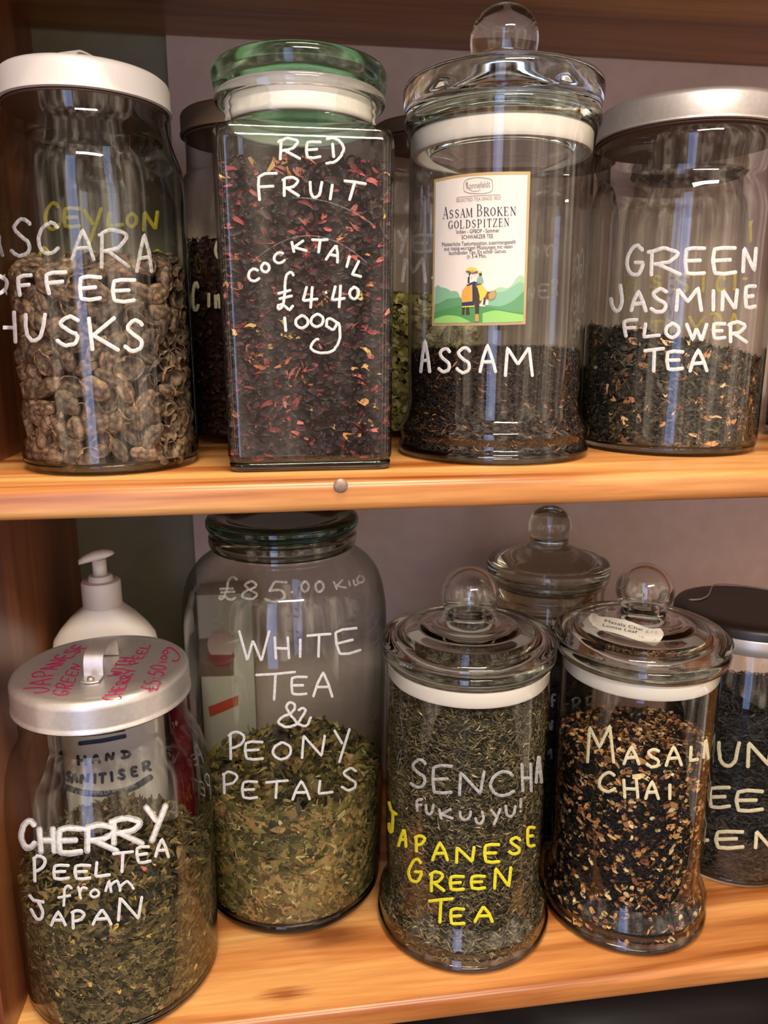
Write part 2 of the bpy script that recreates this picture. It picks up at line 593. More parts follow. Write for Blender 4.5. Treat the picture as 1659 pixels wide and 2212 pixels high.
class Ink:
    """collects pen strokes lying on a surface; builds one mesh"""

    def __init__(self, surf, lift=.0002):
        self.s, self.v, self.f, self.lift = surf, [], [], lift

    def stroke(self, P, w, step=4.0, wob=.10):
        P = resample(P, step)
        if w > 4:
            w *= .9
        if len(P) < 2:
            return
        T = np.gradient(P, axis=0)
        T /= np.maximum(np.hypot(T[:, 0], T[:, 1]), 1e-6)[:, None]
        Nn = np.stack([-T[:, 1], T[:, 0]], 1)
        a0 = P[0] - T[0] * w * .32
        a1 = P[-1] + T[-1] * w * .32
        P = np.vstack([a0, P, a1])
        Nn = np.vstack([Nn[0], Nn, Nn[-1]])
        ww = np.full(len(P), w / 2) * (1 + wob * rng.standard_normal(len(P)).cumsum() * .3 / math.sqrt(len(P)))
        ww[0] *= .55
        ww[-1] *= .55
        prev = None
        for p, n, h in zip(P, Nn, ww):
            row = []
            for k, (o, up) in enumerate(((-1, 0), (-.6, .7), (0, 1), (.6, .7), (1, 0))):
                q = self.s(p[0] + n[0] * o * h, p[1] + n[1] * o * h, self.lift * (.35 + up))
                if q is None:
                    row = None
                    break
                row.append(q)
            if row is None:
                prev = None
                continue
            i = len(self.v)
            self.v += row
            if prev is not None:
                for k in range(4):
                    self.f.append((prev + k, prev + k + 1, i + k + 1, i + k))
            prev = i

    def letter(self, ch, x0, x1, y0, y1, w, rot=0, jit=.02):
        cx, cy = (x0 + x1) / 2, (y0 + y1) / 2
        ca, sa = math.cos(math.radians(rot)), math.sin(math.radians(rot))
        m = w * .42
        for s in strokes(ch):
            pts = []
            for u, v in s:
                u += random.uniform(-jit, jit)
                v += random.uniform(-jit, jit)
                dx = (u - .5) * max(x1 - x0 - 2 * m, 1)
                dy = (.5 - v) * max(y1 - y0 - 2 * m, 1)
                pts.append((cx + dx * ca - dy * sa, cy + dx * sa + dy * ca))
            self.stroke(pts, w)

    def row(self, text, spec, w, rot=None):
        for i, (ch, b) in enumerate(zip(text, spec)):
            self.letter(ch, *b[:4], w, b[4] if len(b) > 4 else 0)

    def band(self, text, base, top, w, track=.3):
        n = len(text)
        wid = [(.4 if c in 'I1.!' else 1.15 if c in 'MW' else .35 if c == ' ' else .85) for c in text]
        tot = sum(wid) + track * (n - 1)
        cur = []
        for q in (base, top):
            q = np.array(curve_pts(q, 5))
            a = np.concatenate([[0], np.cumsum(np.hypot(*np.diff(q, axis=0).T))])
            cur.append((q, a / a[-1]))
        at = lambda k, U: np.array([np.interp(U, cur[k][1], cur[k][0][:, i]) for i in (0, 1)])
        u0 = 0
        for ch, q in zip(text, wid):
            if ch != ' ':
                for s in strokes(ch):
                    self.stroke([at(0, (u0 + u * q) / tot) * (1 - .04 - .88 * v) + at(1, (u0 + u * q) / tot) * (.04 + .88 * v) for u, v in s], w, step=3)
            u0 += q + track

    def build(self, name, mat, parent, label=None):
        if not self.v:
            return None
        me = mesh(name, self.v, self.f)
        o = link(name, me, mat, parent)
        if label:
            o['label'] = label
        return o


def fill_poly(name, surf, pts, mat, parent, lift, maxlen=8.0):
    """a flat printed shape, outline in photo coordinates, laid on a surface"""
    bm = bmesh.new()
    vs = [bm.verts.new((x, y, 0)) for x, y in pts]
    f = bm.faces.new(vs)
    bmesh.ops.triangulate(bm, faces=[f])
    for _ in range(6):
        es = [e for e in bm.edges if e.calc_length() > maxlen]
        if not es:
            break
        bmesh.ops.subdivide_edges(bm, edges=es, cuts=1)
        bmesh.ops.triangulate(bm, faces=bm.faces[:])
    for v in bm.verts:
        q = surf(v.co.x, v.co.y, lift)
        if q is not None:
            v.co = q
    bmesh.ops.recalc_face_normals(bm, faces=bm.faces)
    me = bpy.data.meshes.new(name)
    bm.to_mesh(me)
    bm.free()
    return link(name, me, mat, parent)


def print_text(name, surf, lines, mat, parent, lift):
    """printed type; lines: (text, x0, y0, x1, y1, height) with the baseline from (x0, y0) to (x1, y1)"""
    V, F = [], []
    for text, x0, y0, x1, y1, h in lines:
        cu = bpy.data.curves.new('type', 'FONT')
        cu.body = text
        cu.resolution_u = 3
        ob = bpy.data.objects.new('type', cu)
        me = bpy.data.meshes.new_from_object(ob)
        co = np.zeros(len(me.vertices) * 3)
        me.vertices.foreach_get('co', co)
        co = co.reshape(-1, 3)
        if len(co):
            lo, hi = co[:, 0].min(), co[:, 0].max()
            capw = .7
            i0 = len(V)
            L = math.hypot(x1 - x0, y1 - y0)
            tx, ty = (x1 - x0) / L, (y1 - y0) / L
            for x, y, _ in co:
                u = (x - lo) / (hi - lo) * L
                v = y / capw * h
                q = surf(x0 + tx * u + ty * v, y0 + ty * u - tx * v, lift)
                V.append(q if q is not None else (0, 0, 0))
            F += [tuple(i0 + k for k in p.vertices) for p in me.polygons]
        bpy.data.objects.remove(ob)
        bpy.data.curves.remove(cu)
        bpy.data.meshes.remove(me)
    return link(name, mesh(name, V, F), mat, parent, smooth=False)


# ------------------------------------------------------------------ loose leaf
def leaves(n, pos, nrm, tan, L, W, pal, wts, curl=.6, cup=.35, clampf=None, spread=.5, taper=.75):
    """n curled dry leaves: positions (n,3), outward normals, lie directions"""
    k = 5
    Ls = rng.uniform(*L, n)
    Ws = rng.uniform(*W, n)
    a = tan + spread * rng.standard_normal((n, 3))
    a /= np.linalg.norm(a, axis=1)[:, None]
    m = nrm + .55 * rng.standard_normal((n, 3))
    b = np.cross(m, a)
    b /= np.maximum(np.linalg.norm(b, axis=1), 1e-6)[:, None]
    c = np.cross(a, b)
    t = np.linspace(-.5, .5, k)
    cv = rng.uniform(-curl, curl, n) * 2.2
    tw = rng.uniform(-1, 1, n) * curl * 2
    V = np.zeros((n, k, 3, 3))
    for i, ti in enumerate(t):
        bend = cv * (ti * ti - .08) * Ls
        side = .35 * cv[::-1] * ti * ti * Ls
        cen = pos + a * (ti * Ls)[:, None] + c * bend[:, None] + b * side[:, None]
        ang = tw * ti
        bb = b * np.cos(ang)[:, None] + c * np.sin(ang)[:, None]
        cc = c * np.cos(ang)[:, None] - b * np.sin(ang)[:, None]
        w = Ws * (1 - taper * (2 * ti) ** 2) * .5 * rng.uniform(.75, 1.25, n)
        V[:, i, 0] = cen - bb * w[:, None] + cc * (cup * w)[:, None]
        V[:, i, 1] = cen
        V[:, i, 2] = cen + bb * w[:, None] + cc * (cup * w)[:, None]
    V = V.reshape(-1, 3)
    if clampf:
        V = clampf(V)
    f0 = []
    for i in range(k - 1):
        for j in range(2):
            p = i * 3 + j
            f0.append((p, p + 1, p + 4, p + 3))
    f0 = np.array(f0)
    F = (f0[None] + (np.arange(n) * k * 3)[:, None, None]).reshape(-1, 4)
    pal = np.array([lin(p)[:3] for p in pal])
    wts = np.array(wts, float)
    ci = rng.choice(len(pal), n, p=wts / wts.sum())
    C = pal[ci] * rng.uniform(.65, 1.35, (n, 1))
    C = np.repeat(C, k * 3, axis=0)
    return V, F, C


def assemble(name, chunks, mat, z0=None):
    V = np.vstack([c[0] for c in chunks])
    C = np.vstack([c[2] for c in chunks])
    off, FF = 0, []
    for v, f, c in chunks:
        FF.append(f + off)
        off += len(v)
    F = np.vstack(FF)
    me = bpy.data.meshes.new(name)
    me.vertices.add(len(V))
    me.vertices.foreach_set('co', V.astype(np.float32).ravel())
    me.loops.add(F.size)
    me.loops.foreach_set('vertex_index', F.astype(np.int32).ravel())
    me.polygons.add(len(F))
    me.polygons.foreach_set('loop_start', np.arange(0, F.size, 4, dtype=np.int32))
    me.polygons.foreach_set('loop_total', np.full(len(F), 4, dtype=np.int32))
    me.update(calc_edges=True)
    at = me.color_attributes.new('Col', 'FLOAT_COLOR', 'POINT')
    at.data.foreach_set('color', np.hstack([C, np.ones((len(C), 1))]).astype(np.float32).ravel())
    return link(name, me, mat)


def bump_level(x, y, amp, seed, sc=38):
    return np.array([amp * noise.noise(Vector((px * sc, py * sc, seed))) for px, py in zip(np.ravel(x), np.ravel(y))]).reshape(np.shape(x))


def fill_round(name, c, z0, R, zb, level, kinds, core, mat=M_leaf, amp=.004, seed=1.0, arc=125, label='', cat='tea', rfun=None, mound=0.0):
    """loose filling of a round jar: core plus leaves pressed against the glass and heaped on top.
    level: (height, slope in x, slope in y). kinds: list of dicts"""
    lz, sx, sy = level
    lev = lambda x, y: z0 + lz + mound * (1 - ((x - c[0]) ** 2 + (y - c[1]) ** 2) / R ** 2) + sx * (x - c[0]) + sy * (y - c[1]) + bump_level(x, y, amp, seed)
    rf = rfun or (lambda z: np.full(np.shape(z), R))
    ch = []
    # core
    seg, nz_, nr = 64, 14, 8
    ang = np.linspace(0, 2 * np.pi, seg, endpoint=False)
    g = []
    for i in range(nz_):
        u = i / (nz_ - 1)
        X, Y = c[0] + np.cos(ang), c[1] + np.sin(ang)
        top = lev(c[0] + R * .97 * np.cos(ang), c[1] + R * .97 * np.sin(ang)) - .002
        z = (z0 + zb) * (1 - u) + top * u
        rr = rf(z - z0) - .0035
        g.append(np.stack([c[0] + rr * np.cos(ang), c[1] + rr * np.sin(ang), z], 1))
    for i in range(1, nr):
        rr = (R - .0035) * (1 - i / (nr - .5))
        x, y = c[0] + rr * np.cos(ang), c[1] + rr * np.sin(ang)
        g.append(np.stack([x, y, lev(x, y) - .002], 1))
    V = np.vstack(g)
    F = []
    for i in range(len(g) - 1):
        for k in range(seg):
            n = (k + 1) % seg
            F.append((i * seg + k, i * seg + n, (i + 1) * seg + n, (i + 1) * seg + k))
    cc = np.array(lin(core)[:3])
    ch.append((V, np.array(F), np.tile(cc, (len(V), 1)) * rng.uniform(.7, 1.3, (len(V), 1))))
    view = math.atan2(-c[1], -c[0])

    def clampf(P):
        d = P[:, :2] - np.array(c)
        r = np.hypot(d[:, 0], d[:, 1])
        lim = rf(P[:, 2] - z0) - .0004
        s = np.where(r > lim, lim / np.maximum(r, 1e-6), 1)
        P[:, :2] = np.array(c) + d * s[:, None]
        P[:, 2] = np.maximum(P[:, 2], z0 + zb)
        return P
    for kd in kinds:
        n = kd['n']
        th = view + np.radians(rng.uniform(-arc, arc, n))
        x, y = c[0] + R * np.cos(th), c[1] + R * np.sin(th)
        u = rng.uniform(0, 1, n)
        z = (z0 + zb) * (1 - u) + lev(x, y) * u
        rr = rf(z - z0) - rng.uniform(.0002, .0035, n)
        pos = np.stack([c[0] + rr * np.cos(th), c[1] + rr * np.sin(th), z], 1)
        nr_ = np.stack([np.cos(th), np.sin(th), 0 * th], 1)
        tn = np.stack([-np.sin(th), np.cos(th), rng.normal(0, kd.get('tilt', .45), n)], 1)
        ch.append(leaves(n, pos, nr_, tn, kd['L'], kd['W'], kd['pal'], kd['w'], kd.get('curl', .6), kd.get('cup', .35), clampf, kd.get('spread', .4), kd.get('taper', .75)))
        nt_ = int(n * kd.get('top', .25))
        if nt_:
            th = rng.uniform(0, 2 * np.pi, nt_)
            rr = (R - .002) * np.sqrt(rng.uniform(0, 1, nt_))
            x, y = c[0] + rr * np.cos(th), c[1] + rr * np.sin(th)
            pos = np.stack([x, y, lev(x, y) + rng.uniform(-.001, .002, nt_)], 1)
            a = rng.uniform(0, 2 * np.pi, nt_)
            tn = np.stack([np.cos(a), np.sin(a), rng.normal(0, .25, nt_)], 1)
            ch.append(leaves(nt_, pos, np.tile((0, 0, 1.), (nt_, 1)), tn, kd['L'], kd['W'], kd['pal'], kd['w'], kd.get('curl', .6), kd.get('cup', .35), clampf, .3, kd.get('taper', .75)))
    o = assemble(name, ch, mat)
    return tag(o, label, cat, kind='stuff')


# ================================================================== setting
o = box('wall_back', (-.0875, YW, -1.25), (1.7, YW + .04, 1.3), M_wall)
o['kind'] = 'structure'
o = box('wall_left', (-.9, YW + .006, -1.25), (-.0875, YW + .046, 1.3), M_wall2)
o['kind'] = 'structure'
o = box('floor', (-1.6, -2.2, -1.29), (1.8, 1.0, -1.25), M_floor)
o['kind'] = 'structure'

unit = thing('shelving_unit', 'varnished pine shelving unit holding two rows of glass tea jars', 'shelf', (.2, .63, -1.25))
front = lambda e: all(v.co.y < YF + .001 for v in e.verts) and abs(e.verts[0].co.x - e.verts[1].co.x) > .1
XL, XR = -.2015, 1.05
for z1, th, m in ((0, .020, M_pine), (ZL, .020, M_pine), (.3725, .020, M_under_shaded), (-.80, .020, M_pine)):
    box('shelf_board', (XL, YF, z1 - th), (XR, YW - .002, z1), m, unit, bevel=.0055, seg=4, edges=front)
box('side_panel', (XL - .022, YF + .002, -1.25), (XL, YW - .002, .62), M_panel_shaded, unit)
box('side_panel', (XR, YF + .002, -1.25), (XR + .022, YW - .002, .62), M_panel_shaded, unit)
sp = on_y(736, 1049, YF - .0005)
bm = bmesh.new()
bmesh.ops.create_uvsphere(bm, u_segments=24, v_segments=10, radius=.0046)
for v in bm.verts:
    v.co = Vector((v.co.x, v.co.z * .38, v.co.y)) + Vector(sp)
me = bpy.data.meshes.new('screw_cap')
bm.to_mesh(me)
bm.free()
link('screw_cap', me, M_screw, unit)

# ================================================================== jar parts
def strap(name, parent, a, b, rise, width, mat, th=.0011):
    """bent metal strap handle between two feet a and b on a lid"""
    a, b = Vector(a), Vector(b)
    d = (b - a)
    L = d.length
    d.normalize()
    n = Vector((-d.y, d.x, 0))
    prof = [(0, 0), (.16, 0), (.19, .06), (.2, .5), (.24, .85), (.32, 1), (.5, 1.04), (.68, 1), (.76, .85), (.8, .5), (.81, .06), (.84, 0), (1, 0)]
    prof = curve_pts(prof, 4)
    vs, fs = [], []
    for i, (u, h) in enumerate(prof):
        p = a + d * (u * L) + Vector((0, 0, th + max(0, h) * rise))
        q = prof[min(i + 1, len(prof) - 1)]
        r = prof[max(i - 1, 0)]
        t = (d * ((q[0] - r[0]) * L) + Vector((0, 0, (q[1] - r[1]) * rise))).normalized()
        m = t.cross(n).normalized()
        w = width / 2
        if u < .05 or u > .95:
            w *= math.sqrt(max(.15, 1 - (1 - min(u, 1 - u) / .05) ** 2))
        for s, o in ((-1, 1), (1, 1), (1, -1), (-1, -1)):
            vs.append(p + n * (s * w) + m * (o * th / 2))
    for i in range(len(prof) - 1):
        for k in range(4):
            fs.append((i * 4 + k, i * 4 + (k + 1) % 4, i * 4 + 4 + (k + 1) % 4, i * 4 + 4 + k))
    fs += [(0, 1, 2, 3), tuple(len(vs) - 4 + k for k in (3, 2, 1, 0))]
    me = mesh(name, vs, fs)
    bm = bmesh.new()
    bm.from_mesh(me)
    bmesh.ops.recalc_face_normals(bm, faces=bm.faces)
    bm.to_mesh(me)
    bm.free()
    h = link(name, me, mat, parent)
    me.set_sharp_from_angle(angle=math.radians(40))
    for p in (a + d * (L * .08), b - d * (L * .08)):
        lathe('rivet', [(0, .0028), (.0018, .0024), (.0026, .0012), (.0028, 0), (0, 0)], (p.x, p.y), p.z + th * 1.2, M_steel, h, seg=20)
    return h


def cap(name, c, z, R, h, mat, parent, top=.0015, lip=.0012):
    """pressed metal or plastic screw lid"""
    p = [(0, h), (R * .55, h), (R - .009, h - .0003), (R - .006, h + .0004), (R - .003, h), (R - .0008, h - .0018), (R, h - .004), (R, .003), (R + lip * .6, .0022), (R + lip * .6, .0006), (R - .0012, 0), (R - .002, h * .6), (0, h - .004)]
    o = lathe(name, p, c, z, mat, parent, autosharp=60)
    lathe('lid_liner', [(0, -.0002), (R - .0018, -.0002), (R - .0015, -.0012), (R - .003, -.0016), (0, -.0012)], c, z, M_liner, o)
    return o


def glass_wall(c, z0, prof, mat, parent, name='jar_body'):
    return lathe(name, prof, c, z0, mat, parent, seg=128)


def apothecary(name, label, c, z0, R, foot, rim, zr, zl, domed, knob, group, top=None, mats=None, seal=True):
    """straight glass jar with flared foot, rim ring and ground-in glass lid with round knob"""
    t = thing(name, label, 'jar', (c[0], c[1], z0), group)
    mw, ml = mats or (M_glass, M_lens)
    body = curve_pts([(foot, .0035), (foot, .007), (foot - .0022, .0125), (R + .006, .021), (R + .0012, .031), (R - .0012, .043)], 5) + [(R, .07), (R, zr - .03)] + curve_pts([(R, zr - .022), (R, zr - .012), (R + .002, zr - .003)], 4)
    glass_wall(c, z0, body, mw, t)
    lathe('base', [(0, .0075), (R * .8, .0065), (R - .002, .006), (foot - .004, .0072), (foot - .0006, .0062), (foot, .0035), (foot - .0015, .0008), (foot - .006, .0), (R * .85, .0012), (0, .0022)], c, z0, ml, t)
    rr = rim
    lathe('rim', curve_pts([(R - .001, zr - .006), (rr - .003, zr - .0045), (rr, zr + .001), (rr - .001, zr + .006), (rr - .005, zr + .0075), (R - .004, zr + .006), (R - .0045, zr), (R - .001, zr - .006)], 4), c, z0, mats[1] if mats else M_rim, t)
    if seal:
        lathe('seal', [(R - .0026, zr - .019), (R - .0014, zr - .017), (R - .0014, zr - .007), (R - .0026, zr - .005), (R - .006, zr - .005), (R - .006, zr - .0195), (R - .0026, zr - .019)], c, z0, M_seal, t)
    lr = rim + .0006
    if domed:
        outer = [(0, knob[0] + knob[1])]
        kz, kr = knob
        neck = kr * .76
        zs = top[1]
        sph = [(kr * math.sin(a), kz + kr * math.cos(a)) for a in np.linspace(.2, 2.25, 14)]
        outer += sph + [(neck, kz - kr * .85), (neck + .0008, zs + .004), (neck + .005, zs + .0012), (top[0] - .004, zs - .001), (top[0], zs - .0022), (top[0] + .003, zs - .0042)]
        outer += curve_pts([(top[0] + .004, zs - .005), (lr * .8, zl + .006), (lr - .003, zl + .0012), (lr, zl - .0035), (lr - .0025, zl - .0075), (lr - .008, zl - .0095)], 5)
        inner = [(R - .0075, zl - .0095), (R - .009, zl - .012), (R - .013, zl - .006), (lr * .75, zl + .0015), (top[0] + .002, zs - .0085), (neck + .002, zs - .0045), (neck - .0045, zs), (neck - .0045, kz - kr * .72)]
        ki = kr - .0042
        inner += [(ki * math.sin(a), kz + ki * math.cos(a)) for a in np.linspace(2.25, .15, 12)] + [(0, kz + ki)]
        lathe('lid', outer + inner, c, z0, ml, t)
    else:
        kz, kr = knob
        zs = top[1]
        neck = kr * .9
        outer = [(0, kz + kr)] + [(kr * math.sin(a), kz + kr * math.cos(a)) for a in np.linspace(.2, 2.0, 12)] + [(neck, zs + .002), (neck + .004, zs - .0005)]
        outer += curve_pts([(top[0] + .004, zs - .001), (lr - .012, zl + .0015), (lr - .003, zl), (lr, zl - .004), (lr, zl - .012), (lr - .002, zl - .0185), (lr - .006, zl - .0205)], 4)
        inner = [(R - .0055, zl - .0205), (R - .006, zl - .036), (R - .016, zl - .048), (.03, zl - .057), (.0, zl - .059)]
        lathe('lid', outer + inner, c, z0, ml, t)
    return t


# ------------------------------------------------------------------ coffee husk jar (upper left)
WHITE_LAB = 'white hand-lettering'
c = (-.1173, .5706)
PR = [(0, .0012), (.054, .0012), (.0585, .003), (.0600, .008), (.0602, .03), (.0600, .17)]
PR2 = curve_pts([(.0600, .17), (.0602, .182), (.0590, .197), (.0545, .2105), (.0516, .2195), (.0508, .226), (.0510, .2345)], 5)
t = thing('glass_jar', 'large glass jar of coffee husks under a white metal lid', 'jar', (c[0], c[1], 0), 'jars on the middle shelf')
glass_wall(c, 0, PR[2:] + PR2, M_glass_g, t)
lathe('base', [(0, .0055), (.05, .005), (.0588, .008), (.0600, .006), (.0575, .0008), (.05, .0), (0, .0015)], c, 0, M_lens, t)
ld = cap('lid', c, .2335, .0535, .0185, M_whitelid, t)
strap('handle', ld, (c[0] - .012, c[1] - .026, .252), (c[0] + .012, c[1] + .026, .252), .0125, .014, M_whitelid)
S = Round(c, 0, PR + PR2)
ink = Ink(S)
ink.row('ASCARA', [(-30, 10, 504, 556), (20, 72, 469, 557), (78, 131, 477, 550), (152, 206, 494, 564), (210, 281, 492, 581), (292, 332, 502, 592)], 9)
ink.build('lettering', P_soft, t, 'thin grey-white hand-lettering')
ink = Ink(S)
ink.row('COFFEE', [(-75, -35, 592, 640), (-27, 20, 592, 638), (33, 72, 590, 642), (92, 147, 583, 638), (167, 222, 594, 651), (239, 295, 600, 656)], 9.5)
ink.row('HUSKS', [(-3, 38, 669, 743), (51, 101, 675, 741), (119, 177, 680, 750), (187, 260, 682, 760), (265, 315, 688, 762)], 9.5)
ink.build('lettering', P_white, t, WHITE_LAB)

# ------------------------------------------------------------------ square jar of red fruit tea
c = (.0227, .568)
HW = .0571


def squircle(h, r, n=9):
    out = []
    for q in range(4):
        a0 = q * math.pi / 2
        sx = 1 if q in (0, 3) else -1
        sy = 1 if q in (0, 1) else -1
        for k in range(n):
            a = a0 + (math.pi / 2) * k / (n - 1)
            out.append((sx * (h - r) + r * math.cos(a), sy * (h - r) + r * math.sin(a)))
    return out


def square_loft(name, rows, c, z0, mat, parent, closed=False):
    """rows: (half width, corner radius, blend to circle, circle radius, z)"""
    vs, fs = [], []
    base = squircle(1, .2)
    n = len(base)
    for h, r, b, cr_, z in rows:
        sq = squircle(h, r)
        for (x, y) in sq:
            a = math.atan2(y, x)
            X, Y = x * (1 - b) + cr_ * math.cos(a) * b, y * (1 - b) + cr_ * math.sin(a) * b
            vs.append((c[0] + X, c[1] + Y, z0 + z))
    for i in range(len(rows) - 1):
        for k in range(n):
            m = (k + 1) % n
            fs.append((i * n + k, i * n + m, (i + 1) * n + m, (i + 1) * n + k))
    if closed:
        fs.append(tuple(range(n))[::-1])
        fs.append(tuple((len(rows) - 1) * n + k for k in range(n)))
    me = mesh(name, vs, fs)
    bm = bmesh.new()
    bm.from_mesh(me)
    bmesh.ops.recalc_face_normals(bm, faces=bm.faces)
    bm.to_mesh(me)
    bm.free()
    return link(name, me, mat, parent)


t = thing('glass_jar', 'square glass jar of red fruit tea with a green glass lid', 'jar', (c[0], c[1], 0), 'jars on the middle shelf')
H0 = HW - .0015
rows = [(H0 - .001, .009, 0, 0, .0065), (H0, .009, 0, 0, .009), (H0, .009, 0, 0, .012)] + [(H0 + (HW - H0) * u, .009, 0, 0, .012 + .195 * u) for u in np.linspace(.02, .98, 20)] + [(HW, .009, 0, 0, .207)]
rows += [(HW - .0006, .009, 0, 0, .2125), (HW - .0022, .011, .0, .05, .2165), (HW - .0055, .015, .15, .054, .2195), (.0535, .02, .7, .0545, .2215), (.0535, .02, 1, .0538, .2245)]
rows += [(.05, .02, 1, r, z) for r, z in ((.0530, .2275), (.0545, .230), (.0530, .2325), (.0545, .235), (.0528, .238), (.0535, .2425), (.0545, .2445))]
square_loft('jar_body', rows, c, 0, M_glass_g, t)
square_loft('base', [(H0 - .004, .008, 0, 0, .0), (H0 - .0012, .009, 0, 0, .0012), (H0 - .0006, .009, 0, 0, .0056), (H0 - .002, .008, 0, 0, .0066)], c, 0, M_lens, t, closed=True)
# inner edges of the thick corners
rim = lathe('rim', curve_pts([(.0520, .2395), (.0565, .2405), (.0575, .2435), (.0560, .2462), (.0520, .2465), (.0505, .243), (.0520, .2395)], 4), c, 0, M_lens, t)
lathe('lid', [(0, .2575), (.030, .2568), (.046, .2585), (.052, .2625)] + curve_pts([(.0545, .2635), (.0572, .2622), (.0588, .2585), (.0585, .2535), (.0568, .2492), (.0535, .2470)], 5) + [(.0490, .2475), (.0474, .2470), (.0470, .235), (.040, .2335), (0, .233)], c, 0, M_lid_g, t)
lathe('seal', [(.0482, .2468), (.0505, .2462), (.0510, .2445), (.0500, .243), (.0510, .2405), (.0500, .238), (.0510, .2355), (.0500, .2330), (.0508, .230), (.0498, .2275), (.0480, .2265), (.0482, .2468)], c, 0, M_seal, t)
S = FlatY(c[1] - HW)
ink = Ink(S)
ink.row('RED', [(598, 650, 296, 347), (658, 695, 303, 344), (701, 746, 296, 356)], 7)
ink.row('FRUIT', [(551, 599, 371, 435, 4), (607, 649, 380, 427), (667, 698, 390, 430), (707, 724, 396, 434, 6), (736, 789, 388, 436, 14)], 7)
ink.build('lettering', P_white, t, WHITE_LAB)
ink = Ink(S)
ink.row('COCKTAIL', [(533, 562, 578, 610, -8), (561, 585, 565, 591, -20), (588, 617, 543, 571, -12), (628, 664, 518, 546, -5), (671, 710, 514, 548, 4), (706, 737, 526, 568, 15), (747, 757, 551, 580, 14), (763, 788, 562, 602, 22)], 6.8)
ink.row('£4.40', [(598, 637, 585, 672), (651, 688, 617, 668), (697, 711, 628, 636, 60), (714, 748, 615, 667), (752, 778, 617, 649)], 6.8)
ink.row('100g', [(610, 622, 683, 718), (635, 669, 679, 712), (668, 702, 676, 709), (668, 737, 686, 766)], 6.8)
ink.build('lettering', P_white, t, WHITE_LAB)
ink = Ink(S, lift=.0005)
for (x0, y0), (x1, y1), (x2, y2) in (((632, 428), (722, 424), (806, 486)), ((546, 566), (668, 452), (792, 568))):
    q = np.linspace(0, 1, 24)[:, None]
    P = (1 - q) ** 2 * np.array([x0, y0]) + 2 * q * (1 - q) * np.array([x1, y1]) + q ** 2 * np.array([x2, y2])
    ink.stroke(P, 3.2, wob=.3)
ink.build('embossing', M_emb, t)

# ------------------------------------------------------------------ black tea jar with printed label
c = (.1692, .5875)
t = apothecary('apothecary_jar', 'tall footed glass jar of black tea with a printed paper label and cork-tinted round knob', c, 0, .0672, .0741, .0712, .237, .266, False, (.2948, .0243), 'jars on the middle shelf', top=(.027, .279))
t['label'] = 'tall footed glass jar of black tea with a printed elephant label'
S = Round(c, 0, [(.0741, 0), (.0741, .007), (.0672, .035), (.0672, .24)])
ink = Ink(S)
ink.row('ASSAM', [(905, 931, 732, 807), (943, 977, 749, 807), (982, 1021, 748, 808), (1033, 1074, 741, 808), (1088, 1153, 748, 815)], 8)
ink.build('lettering', P_white, t, WHITE_LAB)


def LB(x, y):
    return 930 + x / 6.413, 365 + y / 6.413


def LBp(pts):
    return [LB(*p) for p in pts]


M_paper = flat('label_paper', lin('#ddd5cf'), .6)
M_gold = flat('label_gold_border', lin('#b49a6c'), .5)
M_ink = flat('label_navy_ink', lin('#1d1b3c'), .6)
M_inkg = flat('label_grey_ink', lin('#8d8478'), .6)
M_h = [flat('label_print_green', lin(h), .6) for h in ('#9cc0a0', '#7fb094', '#5c9468', '#4c8a50', '#8cc46a')]
edge = curve_pts([(50, 145), (380, 82), (720, 48), (1050, 36), (1385, 35)], 6)
lab = fill_poly('label', S, LBp(edge + [(1315, 2150), (1000, 2162), (660, 2168), (340, 2170), (20, 2172)]), M_gold, t, .0003)
lab['label'] = 'printed paper label with gold border'
inn = curve_pts([(72, 185), (380, 124), (720, 92), (1050, 82), (1345, 82)], 6)
pic = fill_poly('label_print', S, LBp(inn + [(1283, 2118), (1000, 2130), (660, 2136), (340, 2140), (48, 2142)]), M_paper, lab, .00045)


def shape(pts, mat, lvl, smooth=False):
    return fill_poly('label_print', S, LBp(curve_pts(pts, 4) if smooth else pts), mat, lab, .0005 + .00006 * lvl)


L0, L1 = 50, 1290
shape(curve_pts([(62, 1640), (110, 1610), (150, 1680), (230, 1660), (280, 1690), (370, 1700), (430, 1800), (520, 1850)], 4) + [(520, 2000), (54, 2000)], M_h[1], 0)
shape(curve_pts([(800, 1720), (900, 1660), (980, 1635), (1060, 1650), (1130, 1600), (1190, 1510), (1245, 1470), (1300, 1500)], 4) + [(1292, 1900), (800, 1900)], M_h[0], 0)
shape(curve_pts([(820, 1800), (900, 1710), (1000, 1700), (1120, 1640), (1230, 1570), (1298, 1590)], 4) + [(1290, 1960), (780, 1960)], M_h[1], 1)
shape(curve_pts([(58, 1880), (140, 1850), (230, 1800), (330, 1790), (400, 1780), (440, 1820)], 4) + [(520, 2050), (52, 2050)], M_h[2], 2)
shape(curve_pts([(760, 1880), (960, 1900), (1100, 1850), (1200, 1780), (1294, 1690)], 4) + [(1286, 2050), (740, 2050)], M_h[2], 2)
shape(curve_pts([(52, 1990), (250, 1930), (420, 1890), (620, 1895), (850, 1920), (1080, 1970), (1286, 1990)], 4) + [(1283, 2112), (1000, 2124), (660, 2130), (340, 2134), (50, 2136)], M_h[3], 3)
shape(curve_pts([(720, 2000), (900, 1960), (1100, 1990), (1285, 2020)], 4) + [(1283, 2110), (1000, 2122), (720, 2128)], M_h[4], 4)
shape(curve_pts([(54, 2080), (200, 2030), (380, 2040), (560, 2120)], 4) + [(480, 2130), (52, 2135)], M_h[4], 4)
mp_ = {k: flat('label_print_' + k, lin(v), .6) for k, v in dict(ochre='#d99a44', navy='#232f52', dark='#3b3128', tan='#b8924e', yellow='#e6c04a', pale='#d7d4da', teal='#86a49a', brown='#6d5238', white='#eeeae6').items()}
